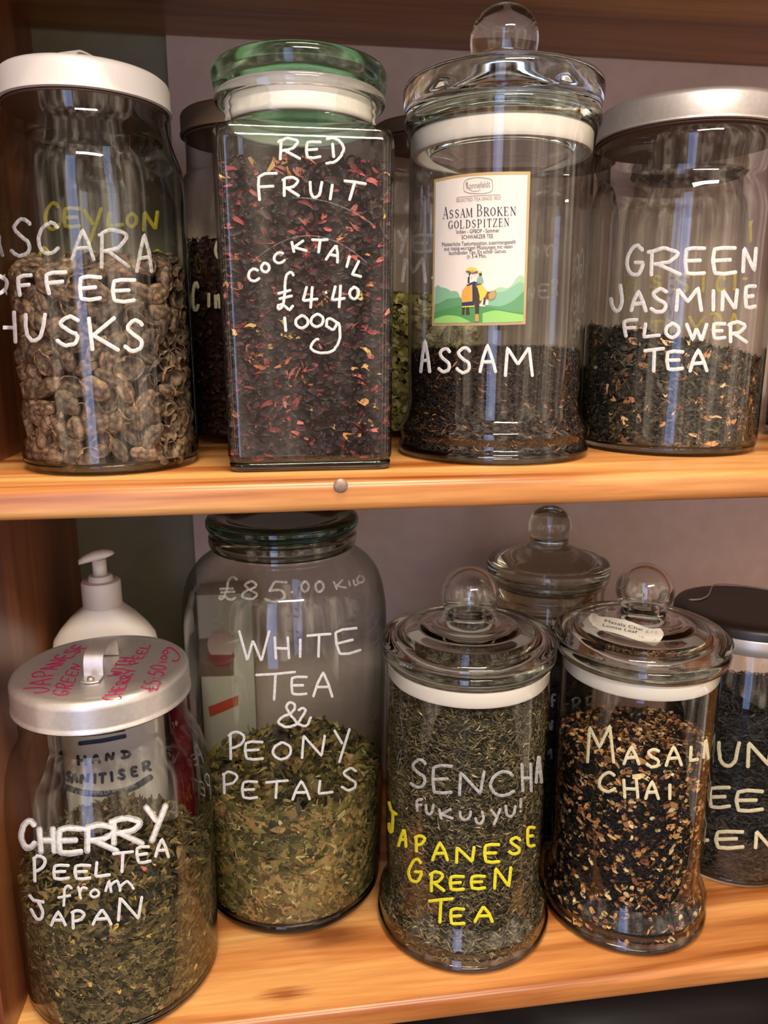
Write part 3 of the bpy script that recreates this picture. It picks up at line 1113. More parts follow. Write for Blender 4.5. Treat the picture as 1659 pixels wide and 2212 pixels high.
shape([(440, 1900), (478, 1900), (470, 2020), (434, 2022)], mp_['dark'], 5)
shape([(494, 1900), (530, 1900), (545, 2020), (490, 2022)], mp_['dark'], 5)
shape([(740, 1800), (770, 1790), (752, 1880), (726, 1880)], mp_['dark'], 5)
shape([(430, 1760), (490, 1625), (580, 1580), (660, 1590), (790, 1610), (850, 1690), (900, 1690), (910, 1740), (890, 1790), (840, 1812), (780, 1800), (720, 1800), (690, 1860), (600, 1880), (435, 1890)], mp_['brown'], 5, True)
shape([(430, 1770), (440, 1690), (495, 1620), (580, 1590), (605, 1840), (435, 1860)], mp_['ochre'], 6)
shape([(578, 1575), (628, 1570), (600, 1870), (582, 1850)], mp_['navy'], 7)
shape([(500, 1610), (600, 1555), (660, 1575), (600, 1590), (505, 1625)], mp_['navy'], 7)
shape([(433, 1850), (605, 1830), (600, 1895), (437, 1905)], mp_['navy'], 7)
shape([(437, 1902), (605, 1892), (602, 1910), (437, 1918)], mp_['yellow'], 8)
shape([(640, 1620), (720, 1600), (790, 1690), (760, 1760), (700, 1830), (660, 1800)], mp_['yellow'], 7)
shape([(700, 1590), (780, 1590), (850, 1680), (830, 1700), (790, 1700)], mp_['pale'], 8)
shape([(800, 1740), (850, 1690), (895, 1700), (905, 1750), (870, 1800), (810, 1810)], mp_['tan'], 8, True)
shape([(848, 1722), (880, 1718), (885, 1750), (850, 1760)], mp_['teal'], 9, True)
shape([(612, 1640), (650, 1640), (680, 1760), (672, 1960), (668, 2110), (612, 2112), (622, 1960), (606, 1800)], mp_['dark'], 8)
shape([(618, 2010), (668, 2010), (668, 2110), (614, 2112)], mp_['tan'], 9)
shape([(500, 1590), (510, 1510), (530, 1440), (560, 1470), (600, 1500), (600, 1560)], mp_['white'], 7)
shape([(515, 1500), (545, 1480), (540, 1580), (512, 1580)], mp_['dark'], 8)
shape([(552, 1490), (585, 1490), (570, 1545)], mp_['yellow'], 8)
shape([(528, 1440), (552, 1440), (550, 1480), (530, 1480)], mp_['dark'], 8)
shape([(488, 1425), (500, 1400), (570, 1436), (660, 1415), (655, 1440), (580, 1452)], mp_['brown'], 8)
shape(curve_pts([(490, 1412), (510, 1380), (575, 1360), (635, 1380), (664, 1412)], 4) + [(580, 1400)], mp_['yellow'], 9)
shape([(648, 1570), (650, 1510), (690, 1480), (720, 1510), (735, 1570), (690, 1590)], mp_['teal'], 9, True)
shape([(672, 1435), (712, 1430), (708, 1485), (676, 1488)], mp_['dark'], 9)
shape([(666, 1442), (672, 1420), (712, 1418), (712, 1440)], mp_['yellow'], 10)
fr = curve_pts([(462, 200), (480, 160), (560, 128), (660, 118), (780, 128), (845, 145), (858, 165), (858, 290), (840, 312), (760, 335), (660, 342), (560, 335), (485, 315), (464, 290), (462, 200)], 4)
ik = Ink(S, lift=.0006)
ik.stroke(LBp(fr), 1.5, wob=0)
ik.stroke(LBp([(360, 392), (660, 368), (970, 354)]), .7, wob=0)
ik.stroke(LBp(curve_pts([(505, 215), (490, 190), (515, 182), (512, 290)], 4)), 1, wob=0)
ik.stroke(LBp(curve_pts([(520, 250), (570, 300), (640, 305), (690, 290)], 4)), .8, wob=0)
ik.build('label_lettering', M_inkg, lab)


def T(s, x0, y0, x1, y1, h):
    a, b = LB(x0, y0), LB(x1, y1)
    return (s, *a, *b, h / 6.413)


print_text('label_lettering', S, [T('Ronnefeldt', 495, 276, 830, 250, 88), T('SELECTED TEA SINCE 1823', 356, 458, 970, 420, 46)], M_inkg, lab, .0007)
print_text('label_lettering', S, [
    T('Indien - GFBOP - Sommer', 358, 898, 955, 875, 56), T('SCHWARZER TEE', 430, 972, 868, 955, 56),
    T('Meisterliche Teekomposition, zusammengestellt', 160, 1072, 1182, 1033, 56), T('aus rassig-würzigen Pflückungen mit vielen', 190, 1130, 1138, 1098, 56),
    T('leuchtenden Tips. Ein echter Genuss.', 255, 1190, 1055, 1160, 56), T('3-4 Min.', 570, 1236, 778, 1230, 56)], M_ink, lab, .0007)
ik = Ink(S, lift=.0006)
ik.stroke(LBp([(524 + 22 * math.cos(a), 1218 + 24 * math.sin(a)) for a in np.linspace(0, 2 * math.pi, 20)]), .8, wob=0)
ik.stroke(LBp([(524, 1220), (532, 1204)]), .8, wob=0)
SERIF = {  # (points, width): thick and thin strokes with serifs
 'A': [((0, 0), (.5, 1), .05), ((.5, 1), (.95, 0), .14), ((.2, .36), (.75, .36), .05), ((-.1, 0), (.18, 0), .04), ((.75, 0), (1.1, 0), .04)],
 'S': [((.88, .78), (.85, .92), .05), ((.85, .9), (.5, .99), .06), ((.5, .99), (.16, .84), .09), ((.16, .84), (.2, .62), .12), ((.2, .62), (.78, .4), .14), ((.78, .4), (.86, .2), .12), ((.86, .2), (.5, .01), .08), ((.5, .01), (.12, .1), .06), ((.12, .1), (.08, .28), .05)],
 'M': [((.08, 0), (.12, 1), .05), ((.12, 1), (.5, .08), .13), ((.5, .08), (.9, 1), .05), ((.9, 1), (.94, 0), .14), ((-.06, 0), (.22, 0), .04), ((.78, 0), (1.1, 0), .04), ((-.02, 1), (.2, 1), .04), ((.82, 1), (1.05, 1), .04)],
 'B': [((.18, 0), (.18, 1), .14), ((0, 1), (.6, 1), .05), ((.6, 1), (.85, .85), .08), ((.85, .85), (.82, .62), .13), ((.82, .62), (.55, .53), .06), ((.2, .53), (.6, .53), .05), ((.6, .53), (.95, .36), .08), ((.95, .36), (.92, .14), .14), ((.92, .14), (.6, 0), .07), ((0, 0), (.62, 0), .05)],
 'R': [((.18, 0), (.18, 1), .14), ((0, 1), (.6, 1), .05), ((.6, 1), (.85, .86), .08), ((.85, .86), (.82, .6), .13), ((.82, .6), (.5, .5), .06), ((.2, .5), (.5, .5), .05), ((.45, .5), (.98, .0), .14), ((0, 0), (.38, 0), .04), ((.85, 0), (1.1, 0), .04)],
 'O': [((.5, 1), (.15, .82), .07), ((.15, .82), (.04, .5), .14), ((.04, .5), (.15, .16), .14), ((.15, .16), (.5, 0), .07), ((.5, 0), (.85, .16), .07), ((.85, .16), (.96, .5), .14), ((.96, .5), (.85, .82), .14), ((.85, .82), (.5, 1), .07)],
 'K': [((.18, 0), (.18, 1), .14), ((0, 1), (.38, 1), .04), ((0, 0), (.38, 0), .04), ((.85, 1), (.22, .45), .05), ((.36, .56), (.95, 0), .14), ((.7, 1), (1, 1), .04), ((.78, 0), (1.1, 0), .04)],
 'E': [((.18, 0), (.18, 1), .14), ((0, 1), (.85, 1), .05), ((0, 0), (.9, 0), .05), ((.2, .52), (.65, .52), .05), ((.85, 1), (.88, .8), .05), ((.9, 0), (.94, .22), .05), ((.65, .62), (.65, .42), .04)],
 'N': [((.1, 0), (.1, 1), .05), ((.08, 1), (.9, .02), .14), ((.9, 0), (.9, 1), .05), ((-.05, 1), (.2, 1), .04), ((-.05, 0), (.26, 0), .04), ((.74, 1), (1.06, 1), .04)],
 'G': [((.88, .75), (.86, .94), .05), ((.86, .9), (.5, 1), .06), ((.5, 1), (.16, .84), .08), ((.16, .84), (.05, .5), .14), ((.05, .5), (.16, .14), .14), ((.16, .14), (.5, 0), .07), ((.5, 0), (.86, .12), .06), ((.86, .08), (.86, .42), .13), ((.65, .42), (1.02, .42), .04)],
 'L': [((.18, 0), (.18, 1), .14), ((0, 1), (.38, 1), .04), ((0, 0), (.9, 0), .05), ((.9, 0), (.95, .24), .05)],
 'D': [((.18, 0), (.18, 1), .14), ((0, 1), (.5, 1), .05), ((.5, 1), (.85, .82), .08), ((.85, .82), (.97, .5), .14), ((.97, .5), (.85, .18), .14), ((.85, .18), (.5, 0), .08), ((0, 0), (.5, 0), .05)],
 'P': [((.18, 0), (.18, 1), .14), ((0, 1), (.6, 1), .05), ((.6, 1), (.9, .84), .08), ((.9, .84), (.86, .56), .13), ((.86, .56), (.5, .45), .06), ((.2, .45), (.5, .45), .05), ((0, 0), (.4, 0), .04)],
 'I': [((.5, 0), (.5, 1), .14), ((.25, 1), (.75, 1), .04), ((.25, 0), (.75, 0), .04)],
 'T': [((.5, 0), (.5, 1), .14), ((.02, 1), (.98, 1), .05), ((.02, 1), (0, .78), .05), ((.98, 1), (1, .78), .05), ((.3, 0), (.7, 0), .04)],
 'Z': [((.08, 1), (.92, 1), .05), ((.08, 1), (.05, .8), .05), ((.9, 1), (.06, 0), .13), ((.06, 0), (.94, 0), .05), ((.94, 0), (.97, .22), .05)],
}


def serif_word(ik, word, x0, y0, x1, y1, caps, small):
    ws = [(.42 if ch == 'I' else 1.1 if ch == 'M' else .8) * (1.05 if (i == 0 and caps != small) else 1) for i, ch in enumerate(word)]
    gap = .3
    tot = sum(ws) + gap * (len(word) - 1)
    u = 0
    for i, (ch, w) in enumerate(zip(word, ws)):
        h = caps if i == 0 else small
        for p, q, tk in SERIF[ch]:
            pts = []
            for s in (p, q):
                X = (u + s[0] * w) / tot
                pts.append(LB(x0 + (x1 - x0) * X, y0 + (y1 - y0) * X - s[1] * h))
            ik.stroke(pts, tk * small / 6.413 * 1.15, step=1.5, wob=0)
        u += w + gap


serif_word(ik, 'ASSAM', 180, 690, 575, 660, 158, 116)
serif_word(ik, 'BROKEN', 642, 652, 1180, 640, 158, 116)
serif_word(ik, 'GOLDSPITZEN', 250, 828, 1085, 788, 108, 108)
ik.build('label_lettering', M_ink, lab)

# ------------------------------------------------------------------ jasmine tea jar
c = (.3238, .6038)
R = .0707
PR = [(.066, .0), (.0695, .003), (R, .009), (R, .165)]
PR2 = curve_pts([(R, .165), (R + .0002, .182), (.0690, .196), (.0665, .205), (.0672, .213), (.0690, .2215), (.0690, .229), (.0672, .236)], 5)
t = thing('glass_jar', 'wide glass jar of green jasmine flower tea under a silver lid', 'jar', (c[0], c[1], 0), 'jars on the middle shelf')
glass_wall(c, 0, PR[1:] + PR2, M_glass, t)
lathe('base', [(0, .006), (.06, .0055), (.0688, .0075), (.0704, .006), (.068, .0008), (.06, .0), (0, .0018)], c, 0, M_lens, t)
cap('lid', c, .2365, .0712, .0205, M_alu, t)
S = Round(c, 0, PR + PR2)
ink = Ink(S)
ink.row('GREEN', [(1350, 1394, 526, 597), (1397, 1473, 533, 598), (1475, 1526, 531, 596), (1536, 1593, 531, 596), (1601, 1637, 531, 592)], 9)
ink.row('JASMINE', [(1316, 1350, 611, 676), (1359, 1399, 625, 676), (1402, 1446, 620, 678), (1456, 1518, 619, 675), (1536, 1546, 624, 674), (1555, 1596, 622, 674), (1606, 1636, 614, 668)], 9)
ink.row('FLOWER', [(1342, 1380, 687, 730), (1387, 1428, 696, 732), (1434, 1471, 695, 733), (1480, 1530, 696, 739), (1537, 1570, 695, 735), (1570, 1616, 692, 743)], 8.5)
ink.row('TEA', [(1389, 1438, 750, 805), (1436, 1479, 755, 802), (1487, 1531, 752, 805)], 8.8)
ink.build('lettering', P_white, t, WHITE_LAB)


# ------------------------------------------------------------------ jars standing behind, middle shelf
def plain_jar(label, c, z0, R, h, neck, lid_h, glass, lidmat, group, zshoulder=None, foot=None, lidR=None):
    zs = zshoulder or h - .05
    t = thing('glass_jar', label, 'jar', (c[0], c[1], z0), group)
    pr = [(R - .003, .001), (R, .007), (R, zs)] + curve_pts([(R, zs), (R - .001, zs + .012), (neck + (R - neck) * .45, zs + .027), (neck, zs + .035), (neck, h - lid_h * .4)], 5)
    glass_wall(c, z0, pr, glass, t)
    cap('lid', c, z0 + h - lid_h, lidR or neck + .003, lid_h, lidmat, t)
    return t, Round(c, z0, [(R, 0)] + pr)


BG = 'jars at the back of the middle shelf'
t, S = plain_jar('glass jar behind the coffee husks, marked in yellow paint', (-.140, .705), 0, .0615, .262, .050, .017, M_glass_d, M_browlid, BG, .19)
ink = Ink(S, lift=.0004)
ink.row('CEYLON', [(94, 131, 434, 498), (133, 177, 445, 494), (178, 222, 447, 528), (229, 269, 456, 493), (271, 299, 457, 493), (306, 344, 454, 501)], 9)
ink.row('OUIIO', [(82, 108, 531, 575), (200, 222, 541, 580), (236, 242, 543, 580), (268, 274, 546, 580), (324, 356, 538, 585)], 8)
ink.build('lettering', P_yellow3, t, 'yellow hand-lettering')
t, S = plain_jar('brown jar in the gap between the coffee husks and the square jar', (-.0145, .702), 0, .060, .268, .0535, .0185, M_glass_d, M_browlid, BG, .19)
ink = Ink(S)
ink.row('CIn', [(413, 431, 606, 673), (446, 456, 631, 666), (462, 478, 634, 668)], 7.5) if 'n' in GL else ink.row('CIN', [(413, 431, 606, 673), (446, 456, 631, 666), (462, 484, 634, 668)], 7.5)
ink.build('lettering', P_cream, t, 'cream hand-lettering')
ink = Ink(S)
ink.row('C', [(462, 484, 515, 560)], 7)
ink.build('lettering', P_cream, t, 'cream hand-lettering')
t, S = plain_jar('glass jar of pale herb behind the square jar and the elephant label', (.1399, .716), 0, .055, .268, .047, .013, M_glass, M_browlid, BG, .205)
ink = Ink(S)
ink.row('YE', [(856, 883, 493, 548), (886, 936, 504, 548)], 8)
ink.row('M.', [(866, 923, 554, 612), (928, 942, 595, 606)], 8)
ink.build('lettering', P_white, t, WHITE_LAB)
t, S = plain_jar('dim glass jar behind the right side of the elephant label jar', (.262, .716), 0, .054, .255, .045, .014, M_glass_d, M_browlid, BG, .19)
ink = Ink(S)
ink.row('Or', [(1146, 1164, 529, 559), (1173, 1203, 526, 557)], 6)
ink.row('NER', [(1137, 1156, 619, 651), (1160, 1188, 612, 646), (1190, 1207, 599, 641)], 6)
ink.build('lettering', P_faint, t, 'faint white hand-lettering')
t, S = plain_jar('dim glass jar with faded yellow writing behind the jasmine tea', (.388, .718), 0, .056, .25, .048, .014, M_glass_d, M_browlid, BG, .185)
ink = Ink(S)
ink.row('(ISSiCI-', [(1345, 1363, 595, 650), (1368, 1375, 604, 630), (1402, 1432, 594, 626), (1452, 1492, 590, 634), (1508, 1530, 590, 632), (1545, 1569, 594, 632), (1580, 1595, 589, 629), (1603, 1616, 600, 604)], 7)
ink.row('TYVDA', [(1402, 1434, 690, 718), (1436, 1470, 684, 722), (1487, 1526, 681, 712), (1531, 1562, 675, 716), (1574, 1598, 673, 716)], 7)
ink.build('lettering', P_yellow2, t, 'faded yellow hand-lettering')
ink = Ink(S)
ink.row('PO', [(1618, 1636, 474, 543), (1638, 1655, 530, 581)], 6)
ink.row('Ol', [(1625, 1646, 611, 673), (1648, 1660, 625, 668)], 6)
ink.build('lettering', P_yellow2, t, 'faded yellow hand-lettering')
t, S = plain_jar('glass jar of dark tea cut off at the right edge of the middle shelf', (.5138, .650), 0, .058, .25, .05, .014, M_glass_d, M_browlid, BG, .185)

# ================================================================== lower shelf
GL_ = 'jars on the lower shelf'
# cherry peel tea
c = (-.1328, .5455)
R = .0726
PR = [(.068, 0), (.0715, .004), (R, .010), (R + .001, .10)]
PR2 = curve_pts([(R + .001, .10), (R + .0015, .150), (R - .0005, .175), (.0680, .193), (.0612, .2065), (.0592, .214), (.0592, .222), (.0592, .232)], 5)
t = thing('glass_jar', 'glass jar of cherry peel tea with aluminium lid marked in magenta', 'jar', (c[0], c[1], ZL), GL_)
glass_wall(c, ZL, PR[1:] + PR2, M_glass, t)
lathe('base', [(0, .006), (.06, .0055), (.0705, .0085), (.0722, .006), (.070, .0008), (.062, .0), (0, .0018)], c, ZL, M_lens, t)
zlid = .2335
ld = cap('lid', c, ZL + zlid, .0622, .0225, M_alu, t)
zt = ZL + zlid + .0225
a, b = on_z(183, 1490, zt), on_z(254, 1395, zt)
mid = (Vector(a) + Vector(b)) / 2
dirn = (Vector(b) - Vector(a)).normalized()
strap('handle', ld, mid - dirn * .030, mid + dirn * .030, .016, .0135, M_alu)


def CL(x, y):
    return 20 + x / 4.1475, 1370 + y / 4.1475


S = FlatZ(zt + .0002)
ink = Ink(S)
for txt, lo, hi in (('JAPANESE', [(360, 525), (395, 400), (415, 335), (490, 265), (570, 207), (650, 152), (735, 105)], [(68, 520), (175, 420), (190, 355), (290, 295), (380, 210), (480, 152), (575, 92)]),
                    ('GREEN', [(522, 545), (585, 462), (603, 402), (625, 342), (655, 280)], [(368, 545), (402, 455), (455, 392), (512, 325), (562, 262)]),
                    ('WITH', [(1000, 378), (1050, 300), (1110, 212)], [(868, 372), (925, 290), (985, 205)]),
                    ('CHERRY PEEL', [(1005, 590), (1045, 490), (1085, 412), (1140, 320), (1168, 250), (1222, 190), (1280, 95)], [(795, 585), (905, 490), (962, 420), (1045, 300), (1078, 232), (1130, 160), (1185, 90)]),
                    ('£5.50', [(1340, 505), (1385, 395), (1420, 285)], [(1150, 500), (1215, 380), (1260, 272)]),
                    ('100', [(1405, 262), (1430, 140)], [(1340, 255), (1375, 140)])):
    ink.band(txt, [CL(*p) for p in lo], [CL(*p) for p in hi], 2.7)
ink.stroke([CL(*p) for p in curve_pts([(1405, 128), (1450, 120), (1500, 160), (1530, 205), (1500, 240), (1462, 232)], 4)], 3.6)
ink.build('lettering', P_mag, ld, 'magenta hand-lettering')
S = Round(c, ZL, PR + PR2)
ink = Ink(S)
ch = [(42, 79, 1770, 1833), (82, 121, 1787, 1843), (122, 180, 1786, 1846), (179, 257, 1779, 1843), (235, 311, 1765, 1826), (312, 362, 1737, 1818)]
ink.row('CHERRY', ch, 9.5)
ink.row('PEEL', [(68, 101, 1845, 1907), (112, 151, 1866, 1902), (158, 198, 1866, 1902), (203, 240, 1859, 1898)], 7.5)
ink.row('TEA', [(242, 290, 1837, 1887), (292, 327, 1826, 1866, -6), (333, 367, 1809, 1854)], 7.5)
ink.row('from', [(123, 157, 1910, 1959), (166, 190, 1913, 1944), (192, 217, 1919, 1941), (226, 291, 1899, 1931)], 6.5)
ink.row('bAPAN', [(60, 97, 1931, 1991), (108, 144, 1966, 2002), (151, 186, 1964, 2008), (198, 243, 1962, 2000), (252, 309, 1935, 1991)], 7.5)
ink.build('lettering', P_white, t, WHITE_LAB)
ink = Ink(S, lift=.0001)
ink.row('CHERRY', [(x0 - 3, x1 + 3, y0 - 4, y1 + 4) for x0, x1, y0, y1 in ch], 15)
ink.build('lettering', P_soft, t, 'thin white outline behind the top word')

# white tea and peony petals
c = (.0027, .631)
R = .0868
PR = [(.0760, 0), (.0795, .004), (.0812, .012), (.0835, .06), (.0850, .14), (.0866, .21)]
PR2 = curve_pts([(.0866, .21), (.0873, .245), (.0862, .272), (.0815, .293), (.0735, .3055), (.0640, .3135), (.0592, .3175), (.0583, .322), (.0588, .3255)], 6)
t = thing('glass_jar', 'big round-shouldered glass jar of white tea with dark green glass lid', 'jar', (c[0], c[1], ZL), GL_)
glass_wall(c, ZL, PR[2:] + PR2, M_glass_g, t)
lathe('base', [(0, .009), (.07, .0085), (.0795, .0125), (.0812, .012), (.0795, .004), (.0760, .0), (.066, .0), (0, .003)], c, ZL, M_lid_dg, t)
lathe('rim', curve_pts([(.0590, .320), (.0612, .3225), (.0622, .3275), (.0610, .3325), (.0575, .3335), (.056, .327), (.0590, .320)], 4), c, ZL, M_lid_grey, t)
lathe('lid', [(0, .3415), (.030, .3415), (.0425, .342), (.046, .3445), (.049, .3462), (.058, .3472), (.0622, .3462), (.0638, .3435), (.0638, .3395), (.0622, .3362), (.058, .3348), (.055, .334), (.0545, .326), (0, .3245)], c, ZL, M_lid_dg, t, autosharp=70)
S = Round(c, ZL, PR + PR2)
ink = Ink(S)
ink.row('£85.00', [(473, 513, 1243, 1298, 4), (519, 560, 1253, 1297), (570, 622, 1254, 1304), (623, 637, 1274, 1284), (648, 670, 1253, 1281), (678, 702, 1253, 1281)], 6)
ink.row('kILO', [(720, 748, 1252, 1274, -10), (750, 760, 1253, 1267, -20), (762, 775, 1250, 1266, -15), (769, 789, 1241, 1261, -15)], 4.6)
ink.build('lettering', P_faint, t, 'faint white hand-lettering')
ink = Ink(S)
ink.row('WHITE', [(513, 583, 1362, 1431), (590, 627, 1374, 1425), (644, 653, 1379, 1422), (661, 718, 1366, 1421), (722, 777, 1356, 1415, -10)], 6.2)
ink.row('TEA', [(552, 640, 1450, 1514), (626, 665, 1459, 1503), (674, 721, 1449, 1507)], 6.2)
ink.row('&', [(598, 674, 1514, 1573)], 6.2)
ink.row('PEONY', [(491, 531, 1578, 1642), (526, 570, 1600, 1643), (586, 632, 1601, 1643), (649, 704, 1586, 1640), (720, 758, 1572, 1650)], 6.2)
ink.row('PETALS', [(477, 516, 1665, 1716), (520, 558, 1685, 1727), (572, 624, 1684, 1727), (629, 672, 1684, 1730), (685, 722, 1684, 1718), (735, 775, 1657, 1709)], 6.2)
ink.build('lettering', P_white, t, WHITE_LAB)

# sencha
c = (.1488, .5655)
t = apothecary('apothecary_jar', 'footed glass jar of sencha with yellow and white writing and a knobbed lid', c, ZL, .0668, .0743, .0700, .243, .2575, True, (.2905, .0236), GL_, top=(.036, .2685))
S = Round(c, ZL, [(.0743, 0), (.0743, .007), (.0725, .0125), (.068, .031), (.0668, .045), (.0668, .24)])
ink = Ink(S)
ink.row('SENCHA', [(883, 925, 1638, 1704), (930, 979, 1650, 1717), (988, 1048, 1664, 1721), (1055, 1114, 1663, 1721), (1124, 1151, 1647, 1713), (1155, 1173, 1628, 1694)], 7.4)
ink.row('FUKUJYU!', [(896, 915, 1724, 1755), (917, 939, 1736, 1762), (946, 981, 1745, 1771), (991, 1020, 1750, 1774), (1024, 1049, 1750, 1782), (1058, 1084, 1745, 1784), (1090, 1116, 1738, 1767), (1120, 1130, 1723, 1756)], 6.6)
ink.build('lettering', P_soft, t, 'thin grey-white hand-lettering')
ink = Ink(S)
ink.row('jAPANESE', [(837, 859, 1730, 1803), (859, 882, 1788, 1831, 6), (893, 921, 1802, 1842), (931, 970, 1817, 1861), (981, 1028, 1827, 1867), (1043, 1081, 1821, 1866), (1096, 1128, 1806, 1848), (1136, 1158, 1783, 1831)], 7.4)
ink.row('GREEN', [(879, 915, 1853, 1907), (925, 962, 1880, 1928), (969, 1005, 1890, 1925), (1014, 1051, 1889, 1923), (1064, 1107, 1871, 1922)], 7.4)
ink.row('TEA', [(924, 981, 1939, 1996), (969, 1006, 1960, 1999), (1023, 1067, 1955, 1994)], 7.4)
ink.build('lettering', P_yellow, t, 'yellow hand-lettering')

# masala chai
c = (.2938, .5594)
t = apothecary('apothecary_jar', 'footed glass jar of masala chai with a paper sticker on its lid', c, ZL, .0640, .0705, .0700, .2405, .2550, True, (.2890, .0230), GL_, top=(.036, .2665))
S = Round(c, ZL, [(.0705, 0), (.0705, .007), (.0688, .0125), (.065, .031), (.0640, .045), (.0640, .24)])
ink = Ink(S)
ink.row('MASALA', [(1266, 1328, 1566, 1651), (1345, 1383, 1610, 1654), (1393, 1429, 1615, 1660), (1436, 1475, 1609, 1657), (1488, 1511, 1610, 1648), (1517, 1533, 1593, 1641)], 7.6)
ink.row('CHAi.', [(1291, 1332, 1665, 1713), (1344, 1381, 1681, 1726), (1391, 1426, 1684, 1729), (1443, 1451, 1692, 1729), (1447, 1459, 1670, 1677)], 7.6)
ink.build('lettering', P_cream, t, 'cream hand-lettering')


def ML(x, y):
    return 1220 + x / 6.9125, 1300 + y / 6.9125


S = Round(c, ZL, [(.0700, .2515), (.0676, .2562), (.0562, .261), (.040, .2615), (.036, .2643), (.024, .2677)])
lidm = [o for o in t.children if o.name.startswith('lid')][0]
st = fill_poly('sticker', S, [ML(*p) for p in curve_pts([(268, 320), (300, 260), (380, 185), (455, 170), (510, 215), (640, 228), (800, 250), (1000, 300), (1200, 380), (1320, 402), (1420, 395), (1462, 440), (1475, 500), (1420, 590), (1350, 660), (1280, 645), (1000, 550), (700, 455), (400, 388), (310, 370), (268, 320)], 2)[:-1]], flat('sticker_paper', lin('#dfdacf'), .6), lidm, .0006, maxlen=6)
st['label'] = 'torn-edged white paper sticker'
print_text('lettering', S, [('Masala Chai', *ML(595, 300), *ML(1155, 435), 6.2), ('Loose Leaf', *ML(565, 362), *ML(1080, 475), 6.2)], P_dark, st, .0010)
ik = Ink(S, lift=.0009)
ik.row('£50', [(*[ML(1205, 0)[0], ML(1260, 0)[0]], ML(0, 410)[1], ML(0, 475)[1]), (ML(1275, 0)[0], ML(1320, 0)[0], ML(0, 425)[1], ML(0, 475)[1]), (ML(1335, 0)[0], ML(1390, 0)[0], ML(0, 435)[1], ML(0, 485)[1])], 1.2)
ik.row('1kg', [(ML(1105, 0)[0], ML(1120, 0)[0], ML(0, 500)[1], ML(0, 530)[1]), (ML(1140, 0)[0], ML(1190, 0)[0], ML(0, 505)[1], ML(0, 545)[1]), (ML(1320, 0)[0], ML(1360, 0)[0], ML(0, 545)[1], ML(0, 585)[1])], 1)
ik.build('lettering', M_inkg, st)

# yunnan green jar at the right edge
c = (.427, .615)
R = .0655
t = thing('glass_jar', 'glass jar with black lid and steel band at the right end of the lower shelf', 'jar', (c[0], c[1], ZL), GL_)
PR = [(.061, 0), (.0645, .004), (R, .010), (R, .175)] + curve_pts([(R, .175), (R - .001, .195), (.0615, .210), (.060, .220), (.060, .236)], 5)
glass_wall(c, ZL, PR[1:], M_glass, t)
lathe('base', [(0, .006), (.055, .0055), (.064, .0075), (.0652, .006), (.063, .0008), (.055, .0), (0, .0018)], c, ZL, M_lens, t)
ld = lathe('lid', [(0, .249), (.045, .2495), (.058, .2500), (.0635, .2485), (.0655, .2455), (.0655, .2395), (0, .239)], c, ZL, M_black, t, autosharp=60)
lathe('lid_band', [(.060, .2395), (.0662, .2395), (.0668, .2385), (.0668, .2265), (.0662, .2255), (.060, .2255)], c, ZL, M_steel, ld, autosharp=50)
ik = Ink(FlatZ(ZL + .2502), lift=.0004)
ik.stroke(curve_pts([(1489, 1295), (1512, 1294), (1530, 1286), (1536, 1272), (1545, 1263), (1580, 1263), (1640, 1270), (1690, 1278)], 4), 3, wob=0)
ik.build('lid_wire', M_steel, ld)
S = Round(c, ZL, PR)
ink = Ink(S)
ink.row('UN', [(1549, 1600, 1600, 1659), (1609, 1672, 1600, 1660)], 9)
ink.row('EE', [(1528, 1580, 1697, 1748), (1586, 1652, 1704, 1755)], 8.5)
ink.row('-EN', [(1515, 1533, 1812, 1818), (1541, 1608, 1792, 1835), (1627, 1672, 1791, 1836)], 8.5)
ink.build('lettering', P_cream, t, 'cream hand-lettering')

# grey apothecary jar at the back
c = (.2600, .692)
t = apothecary('apothecary_jar', 'dim smoky glass jar with round knob standing behind at the back wall', c, ZL, .0550, .0600, .0590, .262, .279, False, (.3125, .0205), GL_, top=(.020, .293), mats=(M_glass_d, M_lid_grey), seal=False)
S = Round(c, ZL, [(.055, 0), (.055, .27)])
ink = Ink(S)
ink.row('OF', [(1168, 1188, 1498, 1533), (1189, 1202, 1498, 1529)], 5.5)
ink.row('ERR', [(1214, 1230, 1518, 1546), (1234, 1257, 1505, 1539), (1263, 1292, 1502, 1537)], 5.5)
ink.row('NCO', [(1180, 1195, 1554, 1583), (1215, 1226, 1566, 1590), (1238, 1266, 1565, 1580)], 5.5)
ink.row('M', [(1174, 1194, 1614, 1641)], 5)
ink.build('lettering', P_faint, t, 'faint white hand-lettering')


# ------------------------------------------------------------------ hand sanitiser
c = (-.1537, .655)
t = thing('sanitiser_bottle', 'white pump bottle of hand sanitiser behind the cherry peel tea', 'bottle', (c[0], c[1], ZL))


def oval_loft(name, rows, c, z0, mat, parent, n=48, e=2.8):
    vs, fs = [], []
    for hx, hy, z in rows:
        for k in range(n):
            a = 2 * math.pi * k / n
            ca, sa = math.cos(a), math.sin(a)
            vs.append((c[0] + hx * math.copysign(abs(ca) ** (2 / e), ca), c[1] + hy * math.copysign(abs(sa) ** (2 / e), sa), z0 + z))
    for i in range(len(rows) - 1):
        for k in range(n):
            m = (k + 1) % n
            fs.append((i * n + k, i * n + m, (i + 1) * n + m, (i + 1) * n + k))
    fs.append(tuple(range(n))[::-1])
    fs.append(tuple((len(rows) - 1) * n + k for k in range(n)))
    return link(name, mesh(name, vs, fs), mat, parent)


